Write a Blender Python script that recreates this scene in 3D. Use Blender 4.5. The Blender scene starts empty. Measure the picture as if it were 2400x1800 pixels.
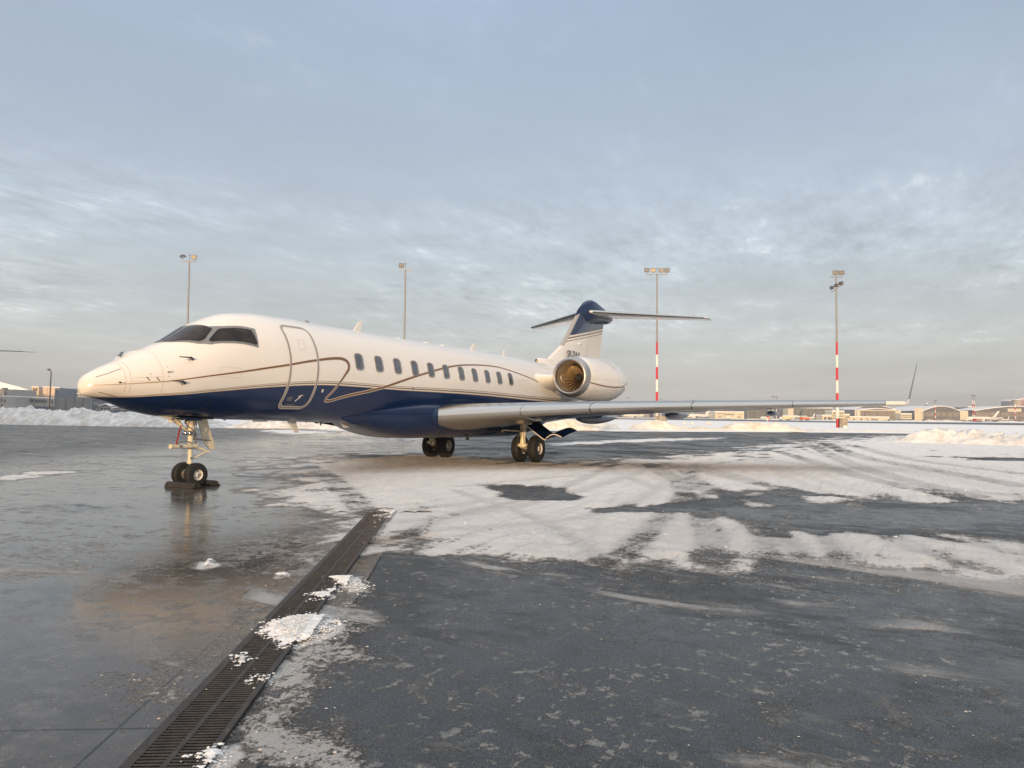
import bpy, math, random
import numpy as np
from mathutils import Vector, Matrix

# ------------------------------------------------------------------ camera
S = bpy.context.scene
F = 1714.633; PITCH = 0.0431; ROLL = 0.0100; YAW = 0.5108
C = np.array([-10.949, -14.478, 1.656])
def _basis():
    cp, sp = math.cos(PITCH), math.sin(PITCH)
    f = np.array([cp*math.cos(YAW), cp*math.sin(YAW), sp]); r = np.array([math.sin(YAW), -math.cos(YAW), 0.])
    u = np.cross(r, f); c, s = math.cos(ROLL), math.sin(ROLL)
    return c*r+s*u, -s*r+c*u, f
RI, UP, FW = _basis()
cam = bpy.data.cameras.new('camera'); co = bpy.data.objects.new('camera', cam)
S.collection.objects.link(co); S.camera = co
cam.sensor_width = 36; cam.lens = F/2400*36; cam.clip_start = .1; cam.clip_end = 20000
co.matrix_world = Matrix(((RI[0], UP[0], -FW[0], C[0]), (RI[1], UP[1], -FW[1], C[1]), (RI[2], UP[2], -FW[2], C[2]), (0, 0, 0, 1)))
S.render.resolution_x = 1024; S.render.resolution_y = 768
S.render.engine = 'CYCLES'
S.view_settings.view_transform = 'Standard'; S.view_settings.look = 'None'
S.view_settings.exposure = 0.0; S.view_settings.gamma = 1

# ------------------------------------------------------------------ sun and sky
SUN_AZ = math.radians(21); SUN_EL = math.radians(7.5)     # azimuth the light travels towards
SUN_STRENGTH = 3.6; SUN_COL = (1.0, .665, .365)
sd = Vector((math.cos(SUN_AZ)*math.cos(SUN_EL), math.sin(SUN_AZ)*math.cos(SUN_EL), -math.sin(SUN_EL)))
sl = bpy.data.lights.new('sun', 'SUN'); sl.energy = SUN_STRENGTH; sl.angle = math.radians(.6); sl.color = SUN_COL
so = bpy.data.objects.new('sun', sl); S.collection.objects.link(so)
so.rotation_euler = sd.to_track_quat('-Z', 'Y').to_euler(); so.location = (-60, -40, 30)

W = bpy.data.worlds.new('World'); S.world = W; W.use_nodes = True
wn = W.node_tree; wn.nodes.clear()
class NT:
    """tiny node-building helper"""
    def __init__(s, tree): s.t = tree
    def n(s, kind, **kw):
        nd = s.t.nodes.new(kind)
        for k, v in kw.items():
            if k in nd.inputs: s.put(nd.inputs[k], v)
            else: setattr(nd, k, v)
        return nd
    def put(s, inp, v):
        if isinstance(v, bpy.types.NodeSocket): s.t.links.new(v, inp)
        else: inp.default_value = v
    def math(s, op, a, b=0., c=0., clamp=False):
        nd = s.t.nodes.new('ShaderNodeMath'); nd.operation = op; nd.use_clamp = clamp
        s.put(nd.inputs[0], a); s.put(nd.inputs[1], b); s.put(nd.inputs[2], c); return nd.outputs[0]
    def mix(s, f, a, b, typ='MIX'):
        nd = s.t.nodes.new('ShaderNodeMix'); nd.data_type = 'RGBA'; nd.blend_type = typ; nd.clamp_factor = True
        s.put(nd.inputs[0], f)
        for i, v in ((6, a), (7, b)):
            if isinstance(v, (tuple, list)) and len(v) == 3: v = (*v, 1)
            s.put(nd.inputs[i], v)
        return nd.outputs[2]
    def noise(s, vec, scale, detail=4, rough=.5, out=0, dist=0., lac=2.):
        nd = s.t.nodes.new('ShaderNodeTexNoise'); s.put(nd.inputs['Vector'], vec)
        nd.inputs['Scale'].default_value = scale; nd.inputs['Detail'].default_value = detail
        nd.inputs['Roughness'].default_value = rough; nd.inputs['Distortion'].default_value = dist
        nd.inputs['Lacunarity'].default_value = lac
        return nd.outputs[out]
    def mapr(s, v, a, b, c=0., d=1., smooth=True):
        nd = s.t.nodes.new('ShaderNodeMapRange'); nd.interpolation_type = 'SMOOTHSTEP' if smooth else 'LINEAR'
        s.put(nd.inputs[0], v)
        for i, x in zip((1, 2, 3, 4), (a, b, c, d)): s.put(nd.inputs[i], x)
        return nd.outputs[0]
    def mapping(s, vec, scale=(1, 1, 1), rot=(0, 0, 0), loc=(0, 0, 0)):
        nd = s.t.nodes.new('ShaderNodeMapping'); s.put(nd.inputs[0], vec)
        nd.inputs['Scale'].default_value = scale; nd.inputs['Rotation'].default_value = rot; nd.inputs['Location'].default_value = loc
        return nd.outputs[0]
    def ramp(s, v, stops, interp='LINEAR'):
        nd = s.t.nodes.new('ShaderNodeValToRGB'); s.put(nd.inputs[0], v); e = nd.color_ramp.elements
        nd.color_ramp.interpolation = interp
        while len(e) < len(stops): e.new(.5)
        for k, (p, c) in enumerate(stops):
            e[k].position = p; e[k].color = (*c, 1) if len(c) == 3 else c
        return nd.outputs[0]

N = NT(wn)
tc = N.n('ShaderNodeTexCoord').outputs['Generated']
sx = N.n('ShaderNodeSeparateXYZ'); N.put(sx.inputs[0], tc)
dz = N.math('MAXIMUM', sx.outputs[2], 0.0)
den = N.math('ADD', dz, .09)
cx_ = N.math('DIVIDE', sx.outputs[0], den); cy_ = N.math('DIVIDE', sx.outputs[1], den)
cv = N.n('ShaderNodeCombineXYZ'); N.put(cv.inputs[0], cx_); N.put(cv.inputs[1], cy_); cloudv = cv.outputs[0]
sky = N.n('ShaderNodeTexSky', sky_type='NISHITA'); sky.sun_disc = False
sky.sun_elevation = SUN_EL; sky.sun_rotation = math.radians(270) - SUN_AZ; sky.air_density = 1.0; sky.dust_density = 1.0
skyc = N.mix(1.0, sky.outputs[0], (.10, .10, .10), 'MULTIPLY')
# overcast sheet of thin altocumulus: colour by height above the horizon
base = N.ramp(dz, [(0, (.50, .475, .455)), (.05, (.55, .53, .515)), (.12, (.565, .59, .60)), (.22, (.515, .575, .64)), (.36, (.425, .50, .61)), (.5, (.385, .465, .60)), (.72, (1.08, 1.12, 1.16))])  # overhead stop, out of view, is brightened to light the ground
n1 = N.noise(N.mapping(cloudv, rot=(0, 0, .5), loc=(3.1, 1.7, 0)), .62, 5, .55)
n2 = N.noise(N.mapping(cloudv, rot=(0, 0, -.6), scale=(1.0, 1.3, 1), loc=(.6, 4.0, 0)), 2.6, 8, .66, dist=.25)
n4 = N.noise(N.mapping(cloudv, rot=(0, 0, -.25), scale=(1.0, 2.4, 1), loc=(7.6, 1.0, 0)), 7.5, 6, .65, dist=.1)
n3 = N.noise(N.mapping(cloudv, rot=(0, 0, -.15), loc=(9, 2, 0)), .30, 3, .5)
low = N.mapr(dz, .05, .15); high = N.mapr(dz, .20, .36, 1, .16)
amp = N.math('MULTIPLY', N.math('MULTIPLY', low, high), N.mapr(n1, .38, .60, .30, 1.35))
cell = N.math('ADD', N.math('MULTIPLY', N.math('SUBTRACT', n2, .5), .95), N.math('MULTIPLY', N.math('SUBTRACT', n4, .5), .42))
k = N.math('ADD', N.math('MULTIPLY', cell, amp), N.math('MULTIPLY', N.math('SUBTRACT', n1, .5), .48))
k = N.math('ADD', k, N.math('MULTIPLY', N.math('SUBTRACT', n3, .5), .42))
mul = N.math('ADD', 1.0, k)
mc = N.n('ShaderNodeCombineXYZ')
for i_ in range(3): N.put(mc.inputs[i_], mul)
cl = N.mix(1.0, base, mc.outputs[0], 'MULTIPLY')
crest = N.math('MULTIPLY', N.mapr(N.math('ADD', N.math('MULTIPLY', n2, .65), N.math('MULTIPLY', n4, .35)), .56, .70), amp)
cl = N.mix(N.math('MULTIPLY', crest, .75), cl, (.90, .91, .92))
gap = N.math('MULTIPLY', N.mapr(n1, .56, .72), N.math('MULTIPLY', N.mapr(dz, .16, .24), N.mapr(dz, .30, .50, 1, .30)))
cl = N.mix(N.math('MULTIPLY', gap, .75), cl, (.45, .67, .84))
# the side of the sky that faces the sun is warmer and brighter (behind the viewer)
vd = N.n('ShaderNodeVectorMath', operation='DOT_PRODUCT'); N.put(vd.inputs[0], tc); vd.inputs[1].default_value = (-sd.x, -sd.y, 0.1)
glow = N.mapr(vd.outputs['Value'], .3, 1.0)
cl = N.mix(N.math('MULTIPLY', glow, .55), cl, (1.0, .78, .52))
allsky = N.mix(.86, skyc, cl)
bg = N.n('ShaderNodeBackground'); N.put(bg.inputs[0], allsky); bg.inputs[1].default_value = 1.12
out = N.n('ShaderNodeOutputWorld'); wn.links.new(bg.outputs[0], out.inputs[0])

# ------------------------------------------------------------------ helpers
COL = S.collection
rng = np.random.default_rng(7); random.seed(7)
def at(u, D, z=0.):
    """world point straight ahead at depth D (m) in column u, height z"""
    a = (u-1200)/F
    s = ((z-C[2])/D - FW[2] - a*RI[2])/UP[2]
    return C + D*(FW + a*RI + s*UP)
def hz(u, v, D):
    a = (u-1200)/F
    return float((C + D*(FW + a*RI - (v-900)/F*UP))[2])
def gp(u, v, z=0.):
    d = FW + (u-1200)/F*RI - (v-900)/F*UP
    return (C + d*((z-C[2])/d[2]))[:2]
def tag(o, label=None, cat=None, group=None, kind=None):
    if label: o['label'] = label
    if cat: o['category'] = cat
    if group: o['group'] = group
    if kind: o['kind'] = kind
    return o
def link(name, me, m=None, parent=None, smooth=False):
    if m is not None:
        for x in (m if isinstance(m, (list, tuple)) else [m]): me.materials.append(x)
    if smooth: me.polygons.foreach_set('use_smooth', [True]*len(me.polygons))
    o = bpy.data.objects.new(name, me); COL.objects.link(o)
    if parent is not None: o.parent = parent
    return o
def empty(name, loc=(0, 0, 0), rz=0., label=None, cat=None, group=None):
    o = bpy.data.objects.new(name, None); COL.objects.link(o); o.location = loc; o.rotation_euler = (0, 0, rz)
    return tag(o, label, cat, group)
def children(o): return [c for c in bpy.data.objects if c.parent is o]
def copy_tree(o, parent=None):
    kids = children(o); c = o.copy(); COL.objects.link(c); c.parent = parent
    for ch in kids: copy_tree(ch, c)
    return c
class MB:
    """collects simple shapes and links them as ONE mesh object"""
    def __init__(s): s.v = []; s.f = []; s.mi = []; s.cur = 0
    def add(s, v, f):
        b = len(s.v); s.v += [tuple(map(float, p)) for p in v]; s.f += [tuple(b+i for i in q) for q in f]; s.mi += [s.cur]*len(f); return s
    def box(s, c, d, rz=0., top=None):
        x, y, z = c; a, b, h = d[0]/2, d[1]/2, d[2]/2; t = 1. if top is None else top
        pts = [(-a, -b, -h), (a, -b, -h), (a, b, -h), (-a, b, -h), (-a*t, -b*t, h), (a*t, -b*t, h), (a*t, b*t, h), (-a*t, b*t, h)]
        cs, sn = math.cos(rz), math.sin(rz)
        return s.add([(x+p[0]*cs-p[1]*sn, y+p[0]*sn+p[1]*cs, z+p[2]) for p in pts],
                     [(0, 3, 2, 1), (4, 5, 6, 7), (0, 1, 5, 4), (1, 2, 6, 5), (2, 3, 7, 6), (3, 0, 4, 7)])
    def tube(s, p, q, r, r2=None, n=12, cap=True):
        p = Vector(p); q = Vector(q); r2 = r if r2 is None else r2; d = (q-p).normalized()
        a = d.orthogonal().normalized(); b = d.cross(a)
        v = [p+(a*math.cos(t)+b*math.sin(t))*r for t in np.linspace(0, 2*math.pi, n, endpoint=False)]
        v += [q+(a*math.cos(t)+b*math.sin(t))*r2 for t in np.linspace(0, 2*math.pi, n, endpoint=False)]
        f = [(i, (i+1) % n, n+(i+1) % n, n+i) for i in range(n)]
        if cap: f += [tuple(range(n))[::-1], tuple(range(n, 2*n))]
        return s.add(v, f)
    def path(s, pts, r, n=8):
        for a, b in zip(pts[:-1], pts[1:]): s.tube(a, b, r, n=n)
        return s
    def lathe(s, prof, c, axis, n=32, closed=False):
        """prof: list of (along, radius)"""
        d = Vector(axis).normalized(); a = d.orthogonal().normalized(); b = d.cross(a); c = Vector(c); v = []; f = []
        for (t, r) in prof:
            for k in range(n):
                w = 2*math.pi*k/n; v.append(c+d*t+(a*math.cos(w)+b*math.sin(w))*r)
        m = len(prof)
        for i in range(m if closed else m-1):
            for k in range(n): f.append((i*n+k, i*n+(k+1) % n, ((i+1) % m)*n+(k+1) % n, ((i+1) % m)*n+k))
        return s.add(v, f)
    def grid(s, P):
        """P: array (m,n,3)"""
        m, n = P.shape[:2]
        f = [(i*n+j, i*n+j+1, (i+1)*n+j+1, (i+1)*n+j) for i in range(m-1) for j in range(n-1)]
        return s.add(P.reshape(-1, 3).tolist(), f)
    def prism(s, poly, o, ax, ay, az, t):
        """poly 2-D in (ax, ay) at origin o, extruded by t along az (centred)"""
        o = Vector(o); ax = Vector(ax); ay = Vector(ay); az = Vector(az); n = len(poly)
        v = [o+ax*a+ay*b-az*t/2 for a, b in poly]+[o+ax*a+ay*b+az*t/2 for a, b in poly]
        return s.add(v, [tuple(range(n))[::-1], tuple(range(n, 2*n))]+[(i, (i+1) % n, n+(i+1) % n, n+i) for i in range(n)])
    def mesh(s, name='m'):
        me = bpy.data.meshes.new(name); me.from_pydata(s.v, [], s.f); me.update()
        if any(s.mi): me.polygons.foreach_set('material_index', s.mi)
        return me
    def build(s, name, m, parent=None, smooth=False, bevel=0., fixn=True):
        me = s.mesh(name)
        if fixn:
            import bmesh
            bm = bmesh.new(); bm.from_mesh(me); bmesh.ops.recalc_face_normals(bm, faces=bm.faces); bm.to_mesh(me); bm.free()
        o = link(name, me, m, parent, smooth)
        if smooth == 'auto' or smooth is True:
            try: me.set_sharp_from_angle(angle=math.radians(38))
            except Exception: pass
        if bevel:
            b = o.modifiers.new('bevel', 'BEVEL'); b.width = bevel; b.segments = 2; b.limit_method = 'ANGLE'
        return o

def mat(name, col, rough=.5, metal=0., spec=.5, var=0., vscale=3., bump=0., bscale=20., coat=0., emit=None):
    m = bpy.data.materials.new(name); m.use_nodes = True; t = m.node_tree; n = NT(t)
    b = t.nodes['Principled BSDF']; b.inputs['Base Color'].default_value = (*col, 1)
    b.inputs['Roughness'].default_value = rough; b.inputs['Metallic'].default_value = metal
    b.inputs['Specular IOR Level'].default_value = spec; b.inputs['Coat Weight'].default_value = coat
    b.inputs['Coat Roughness'].default_value = .05
    o = n.n('ShaderNodeTexCoord').outputs['Object']
    if var:
        x = n.noise(o, vscale, 5, .6)
        c = n.mix(n.mapr(x, .3, .7), tuple(max(0, v*(1-var)) for v in col), tuple(min(1, v*(1+var)) for v in col))
        n.put(b.inputs['Base Color'], c)
        n.put(b.inputs['Roughness'], n.mapr(x, .3, .7, max(0, rough-.08), rough+.08))
    if bump:
        bp = n.n('ShaderNodeBump'); bp.inputs['Strength'].default_value = bump; bp.inputs['Distance'].default_value = .02
        n.put(bp.inputs['Height'], n.noise(o, bscale, 5, .6)); n.put(b.inputs['Normal'], bp.outputs[0])
    return m
M = dict(
    white=mat('white_paint', (.80, .775, .74), .22, coat=.6, var=.03, vscale=.6),
    navy=mat('navy_paint', (.004, .017, .066), .13, spec=.42, var=.10, vscale=.8),
    brown=mat('brown_stripe', (.185, .092, .034), .3, coat=.5), stripewhite=mat('stripe_white', (.78, .72, .64), .3),
    greyline=mat('grey_line', (.30, .275, .26), .4), seam=mat('seam_line', (.52, .465, .39), .5), dark=mat('dark_detail', (.03, .03, .03), .5),
    glass=mat('window_glass', (.10, .115, .135), .10, spec=.9, var=.25, vscale=4), frame=mat('bare_frame', (.24, .235, .235), .42, metal=.4, var=.2, vscale=25),
    wglass=mat('cockpit_glass', (.020, .013, .012), .05, spec=.30, var=.8, vscale=3.),
    alu=mat('polished_aluminium', (.54, .52, .49), .27, metal=1.), silver=mat('silver_paint', (.40, .39, .38), .45, metal=.2),
    alud=mat('dull_aluminium', (.42, .41, .40), .38, metal=.9, var=.08, vscale=2), duct=mat('intake_duct', (.50, .42, .32), .45, metal=.45, var=.12),
    blade=mat('fan_blade', (.36, .26, .145), .42, metal=.6, var=.15, vscale=8), gear=mat('gear_paint', (.76, .69, .52), .35, var=.10, vscale=12),
    geard=mat('gear_steel', (.25, .24, .23), .4, metal=.7, var=.3, vscale=20), chrome=mat('chrome', (.75, .75, .75), .12, metal=1.),
    tyre=mat('tyre_rubber', (.018, .018, .018), .72, var=.3, vscale=9, bump=.3, bscale=60), rim=mat('wheel_rim', (.72, .69, .63), .35, var=.08, vscale=10),
    rubber=mat('chock_rubber', (.030, .026, .022), .75, var=.4, vscale=10, bump=.5, bscale=40),
    red=mat('signal_red', (.52, .022, .030), .5, var=.12, vscale=.7), pwhite=mat('pole_white', (.74, .72, .66), .5, var=.08, vscale=.7),
    steel=mat('galvanised_steel', (.27, .27, .27), .5, metal=.25, var=.10, vscale=1.), lampbox=mat('lamp_housing', (.10, .095, .09), .5),
    lampglass=mat('lamp_glass', (.30, .285, .25), .2, spec=.8), conc=mat('weathered_concrete', (.30, .265, .205), .9, var=.35, vscale=2.2, bump=.4, bscale=6),
    iron=mat('cast_iron', (.042, .035, .030), .6, metal=.1, var=.5, vscale=14, bump=.5, bscale=90), pit_shade=mat('drain_shade', (.006, .006, .006), .8),
    snowroof=mat('roof_snow', (.80, .80, .81), .9, var=.03, vscale=.1), redtag=mat('red_ribbon', (.42, .035, .02), .7),
)
exec_after = []

# numpy value noise ---------------------------------------------------------
def vnoise(x, y, seed=0):
    xi = np.floor(x).astype(np.int64); yi = np.floor(y).astype(np.int64); fx = x-xi; fy = y-yi
    fx = fx*fx*(3-2*fx); fy = fy*fy*(3-2*fy)
    def h(a, b):
        k = (a*374761393 + b*668265263 + seed*1442695) & 0x7fffffff
        k = ((k ^ (k >> 13))*1274126177) & 0x7fffffff; k = k ^ (k >> 16)
        return (k & 0xffff)/65535.
    return (h(xi, yi)*(1-fx)+h(xi+1, yi)*fx)*(1-fy)+(h(xi, yi+1)*(1-fx)+h(xi+1, yi+1)*fx)*fy
def fbm(x, y, o=5, seed=0, g=.5):
    t = 0.; a = 1.; s = 0.
    for k in range(o):
        t = t+a*vnoise(x*2**k+17.3*k, y*2**k-9.1*k, seed+k); s += a; a *= g
    return t/s
def inside(poly, X, Y):
    r = np.zeros(X.shape, bool); n = len(poly)
    for i in range(n):
        x1, y1 = poly[i]; x2, y2 = poly[(i+1) % n]
        c = ((y1 > Y) != (y2 > Y)); 
        with np.errstate(divide='ignore', invalid='ignore'):
            xx = (x2-x1)*(Y-y1)/(y2-y1 if y2 != y1 else 1e-9)+x1
        r ^= c & (X < xx)
    return r
def segdist(pts, X, Y):
    d = np.full(X.shape, 1e9)
    for (x1, y1), (x2, y2) in zip(pts[:-1], pts[1:]):
        dx, dy = x2-x1, y2-y1; L = dx*dx+dy*dy+1e-12
        t = np.clip(((X-x1)*dx+(Y-y1)*dy)/L, 0, 1)
        d = np.minimum(d, np.hypot(X-x1-t*dx, Y-y1-t*dy))
    return d
def sdist(poly, X, Y):
    d = segdist(list(poly)+[poly[0]], X, Y)
    return np.where(inside(poly, X, Y), d, -d)
def catmull(P, n=8):
    P = np.array(P, float); out = []
    Q = np.vstack([2*P[0]-P[1], P, 2*P[-1]-P[-2]])
    for i in range(1, len(Q)-2):
        for t in np.linspace(0, 1, n, endpoint=False):
            a, b, c, d = Q[i-1], Q[i], Q[i+1], Q[i+2]
            out.append(.5*((2*b)+(-a+c)*t+(2*a-5*b+4*c-d)*t*t+(-a+3*b-3*c+d)*t**3))
    out.append(P[-1]); return np.array(out)

# ------------------------------------------------------------------ ground, snow cover
DA = np.array([-8.58, -11.11]); DD = np.array([.83820564, .54535429]); DN = np.array([.54535429, -.83820564])
def q2(l): return [tuple(gp(u*1.085, v*1.085)) for u, v in l]      # outlines read off the ground and laid out on it, in metres
SNOW = q2([(600,1085),(625,1055),(655,1040),(640,1018),(668,1003),(700,992),(780,988),(900,984),(1000,990),(1100,1000),(1200,1004),(1300,1000),(1400,995),
    (1500,990),(1600,982),(1680,972),(1740,962),(1800,955),(1890,948),(1985,942),(2100,950),(2300,962),(2420,1040),(2420,1085),(2212,1078),(2050,1076),(1950,1080),(1850,1079),
    (1700,1062),(1640,1062),(1560,1075),(1500,1090),(1450,1100),(1550,1112),(1640,1125),(1700,1143),(1850,1152),(2000,1160),(2212,1165),(2420,1170),(2420,1240),(2212,1218),(2100,1225),
    (2000,1228),(1900,1222),(1800,1222),(1700,1212),(1600,1208),(1500,1208),(1400,1216),(1250,1213),(1150,1210),(1060,1200),(1000,1188),(940,1165),(900,1160),
    (850,1172),(810,1188),(775,1182),(772,1160),(800,1138),(830,1112),(810,1098),(780,1108),(740,1100),(700,1085),(640,1078)])
z3q = lambda l: [tuple(gp(300+a/2.766, 1200+b/2.766)) for a, b in l]
SMALL = [z3q([(850,810),(900,735),(1050,690),(1280,678),(1370,715),(1340,775),(1180,850),(1010,885),(950,835)]), z3q([(1285,430),(1500,425),(1585,495),(1450,530),(1350,480)]),
    z3q([(470,1590),(540,1555),(620,1560),(620,1600),(520,1650)]), z3q([(695,975),(740,950),(775,970),(720,1002)]), z3q([(830,1085),(905,1072),(910,1095),(850,1110)]),
    z3q([(1180,545),(1330,510),(1310,560),(1200,580)]), z3q([(500,320),(540,320),(545,350),(500,360)]), z3q([(975,410),(1020,405),(1020,425),(980,425)])]
HOLES = [q2([(1045,1048),(1110,1047),(1190,1053),(1290,1075),(1235,1085),(1130,1084),(1065,1068)]), q2([(1270,1098),(1350,1092),(1450,1088),(1540,1075),(1600,1090),(1560,1108),(1400,1107),(1300,1106)]),
    q2([(1990,984),(2100,987),(2400,992),(2400,1000),(2080,994)]), q2([(1140,1004),(1210,1000),(1230,1003),(1190,1007)])]
STREAK = [q2([(1195,958),(1300,952),(1450,947),(1580,946),(1500,951),(1350,956),(1220,962)]), q2([(1640,965),(1760,955),(1830,950),(1800,956),(1700,965),(1660,970)]), q2([(860,945),(920,942),(930,948),(870,952)]),
    q2([(0,1030),(60,1022),(150,1016),(190,1018),(100,1026),(10,1038)]), q2([(650,920),(900,925),(1000,935),(900,938),(700,930)]), q2([(1180,1003),(1330,1000),(1300,1006),(1180,1009)]), q2([(560,930),(640,928),(720,936),(620,938)])]
TRK = [([(790,1108),(755,1070),(715,1035),(668,1008)], .36, .5), ([(850,1128),(1050,1108),(1250,1062),(1430,1006)], .28, .55), ([(1405,1003),(1450,1030),(1550,1065),(1650,1078)], .45, .8),
    ([(1440,1001),(1560,1028),(1720,1064)], .4, .75), ([(1785,958),(1850,985),(1990,1012),(2212,1052)], .5, .85), ([(1755,963),(1830,1000),(1950,1037),(2100,1072)], .45, .7),
    ([(1500,1003),(1480,1060),(1430,1120),(1345,1200)], .30, .9), ([(1455,1030),(1500,1100),(1532,1150),(1540,1215)], .34, .85), ([(1560,1060),(1605,1120),(1650,1160),(1658,1226)], .28, .95), ([(1440,1003),(1530,1050),(1640,1120),(1760,1228)], .26, .85), ([(980,1060),(1150,1120),(1260,1180),(1300,1215)], .22, .6), ([(1330,1003),(1200,1060),(960,1120),(880,1160)], .26, .7), ([(1840,962),(1960,992),(2212,1025)], .45, .8), ([(1680,975),(1860,1030),(2080,1078)], .4, .8), ([(1740,1130),(1790,1172),(1822,1228),(1832,1244)], .24, .95),
    ([(1850,1118),(1960,1180),(2120,1228)], .3, .6), ([(1180,1046),(1080,1078),(900,1102)], .3, .5), ([(1000,1052),(1200,1032),(1480,1010),(1650,988)], .3, .5), ([(1500,1003),(1600,1034),(1760,1070)], .35, .7),
    ([(1460,1003),(1430,1050),(1300,1110),(1050,1140),(870,1148)], .26, .5), ([(1890,1120),(2010,1160),(2212,1200)], .28, .55), ([(1600,985),(1760,1010),(1900,1040),(2212,1075)], .4, .5), ([(1300,1005),(1350,1030),(1440,1060),(1700,1110)], .3, .5)]
TRKW = [(catmull(q2(l), 6), w, k) for l, w, k in TRK]
for l, w, k in TRK[1:18]:
    for _ in range(2):
        P_ = catmull(q2(l), 6)+rng.uniform(-1, 1, 2)*np.array([2.6, 2.2]); th_ = rng.uniform(-.10, .10); m_ = P_.mean(0); c_, s_ = math.cos(th_), math.sin(th_); P_ = (P_-m_)@np.array([[c_, s_], [-s_, c_]])*rng.uniform(.8, 1.25)+m_
        TRKW.append((P_, w*rng.uniform(.55, .9), k*rng.uniform(.12, .38)))
DIRT = [(q2([(690,992),(900,985),(1100,998),(1240,1003),(1240,1012),(1000,1022),(800,1024),(700,1008)]), .55), (q2([(772,1160),(860,1150),(930,1160),(880,1172),(810,1186),(775,1180)]), .9), (q2([(1380,1000),(1800,990),(1800,1030),(1380,1040)]), .3)]
FROST = [(z3q([(1080,300),(1240,290),(1430,430),(1640,520),(1500,820),(1600,900),(1480,1000),(1150,1020),(1280,1160),(1140,1330),(1330,1430),(1400,1659),(700,1659),(640,1540),(900,1060),(1000,900),(1300,640),(1300,560)]), .85),
    (z3q([(-100,1050),(300,950),(620,760),(900,480),(1000,560),(900,700),(800,800),(600,1020),(420,1240),(230,1420),(-100,1340)]), .55),
    (q2([(950,1180),(1500,1205),(2212,1215),(2212,1290),(1700,1270),(1300,1255),(1000,1230)]), .42), (q2([(1200,1235),(1700,1240),(1850,1300),(1500,1340),(1300,1300)]), .25),
    (q2([(1860,1500),(1900,1420),(2100,1450),(2212,1400),(2212,1659),(1850,1659)]), .30), (q2([(1560,1650),(1600,1480),(1760,1500),(1800,1659)]), .36), (q2([(1250,1350),(1420,1330),(1440,1400),(1280,1420)]), .25),
    (q2([(1900,1360),(2050,1340),(2100,1380),(1950,1400)]), .45), (q2([(-20,1180),(300,1160),(280,1230),(-20,1260)]), .35), (q2([(1150,1600),(1300,1500),(1250,1659)]), .2)]

def fields(X, Y):
    shp = X.shape; X = X.ravel(); Y = Y.ravel()
    dist = np.hypot(X-C[0], Y-C[1]); w = np.clip(dist*.030, .12, 1.8)
    wob = (fbm(X*1.1, Y*1.1, 5, 3)-.5)*2
    cov = np.full(X.shape, -3.)
    def merge(poly, soft=1.):
        nonlocal cov
        cov = np.maximum(cov, sdist(poly, X, Y)/(w*soft)+wob*1.3)
    merge(SNOW, 3.0)
    for p in SMALL: cov = np.maximum(cov, sdist(p, X, Y)/.09+wob*1.2+(fbm(X*9, Y*9, 3, 5)-.5)*2.4)
    for p in STREAK: cov = np.maximum(cov, sdist(p, X, Y)/(w*.8)+wob*1.5-.3)
    for p in HOLES: cov = np.minimum(cov, -sdist(p, X, Y)/(w*.7)+wob*1.6)
    cov = np.clip(.5+cov*.5, 0, 1)
    trk = np.zeros_like(cov)
    for pts, wd, k in TRKW:
        d = segdist(pts, X, Y)+(fbm(X*3, Y*3, 3, 11)-.5)*.1
        t = np.clip((wd-d)/.16, 0, 1)*k
        trk = np.maximum(trk, t*(.62+.5*fbm(X*1.7, Y*1.7, 3, 71)))
    dirt = np.zeros_like(cov)
    for p, k in DIRT: dirt = np.maximum(dirt, np.clip(.5+sdist(p, X, Y)/(w*2), 0, 1)*k)
    fr = np.zeros_like(cov)
    for p, k in FROST: fr = np.maximum(fr, np.clip(.5+sdist(p, X, Y)/(w*2.2)+wob*.5, 0, 1)*k)
    n = (X-DA[0])*DN[0]+(Y-DA[1])*DN[1]
    bank = np.clip(.5+(fbm(X*.12+5, Y*.12, 4, 21)-.5)*3, 0, 1)
    fr = np.maximum(fr, np.where(n < -1.5, .30*bank*np.clip((dist-14)/15, 0, 1), 0))
    return [a.reshape(shp).astype(np.float32) for a in (cov, trk, dirt, fr)]

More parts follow.
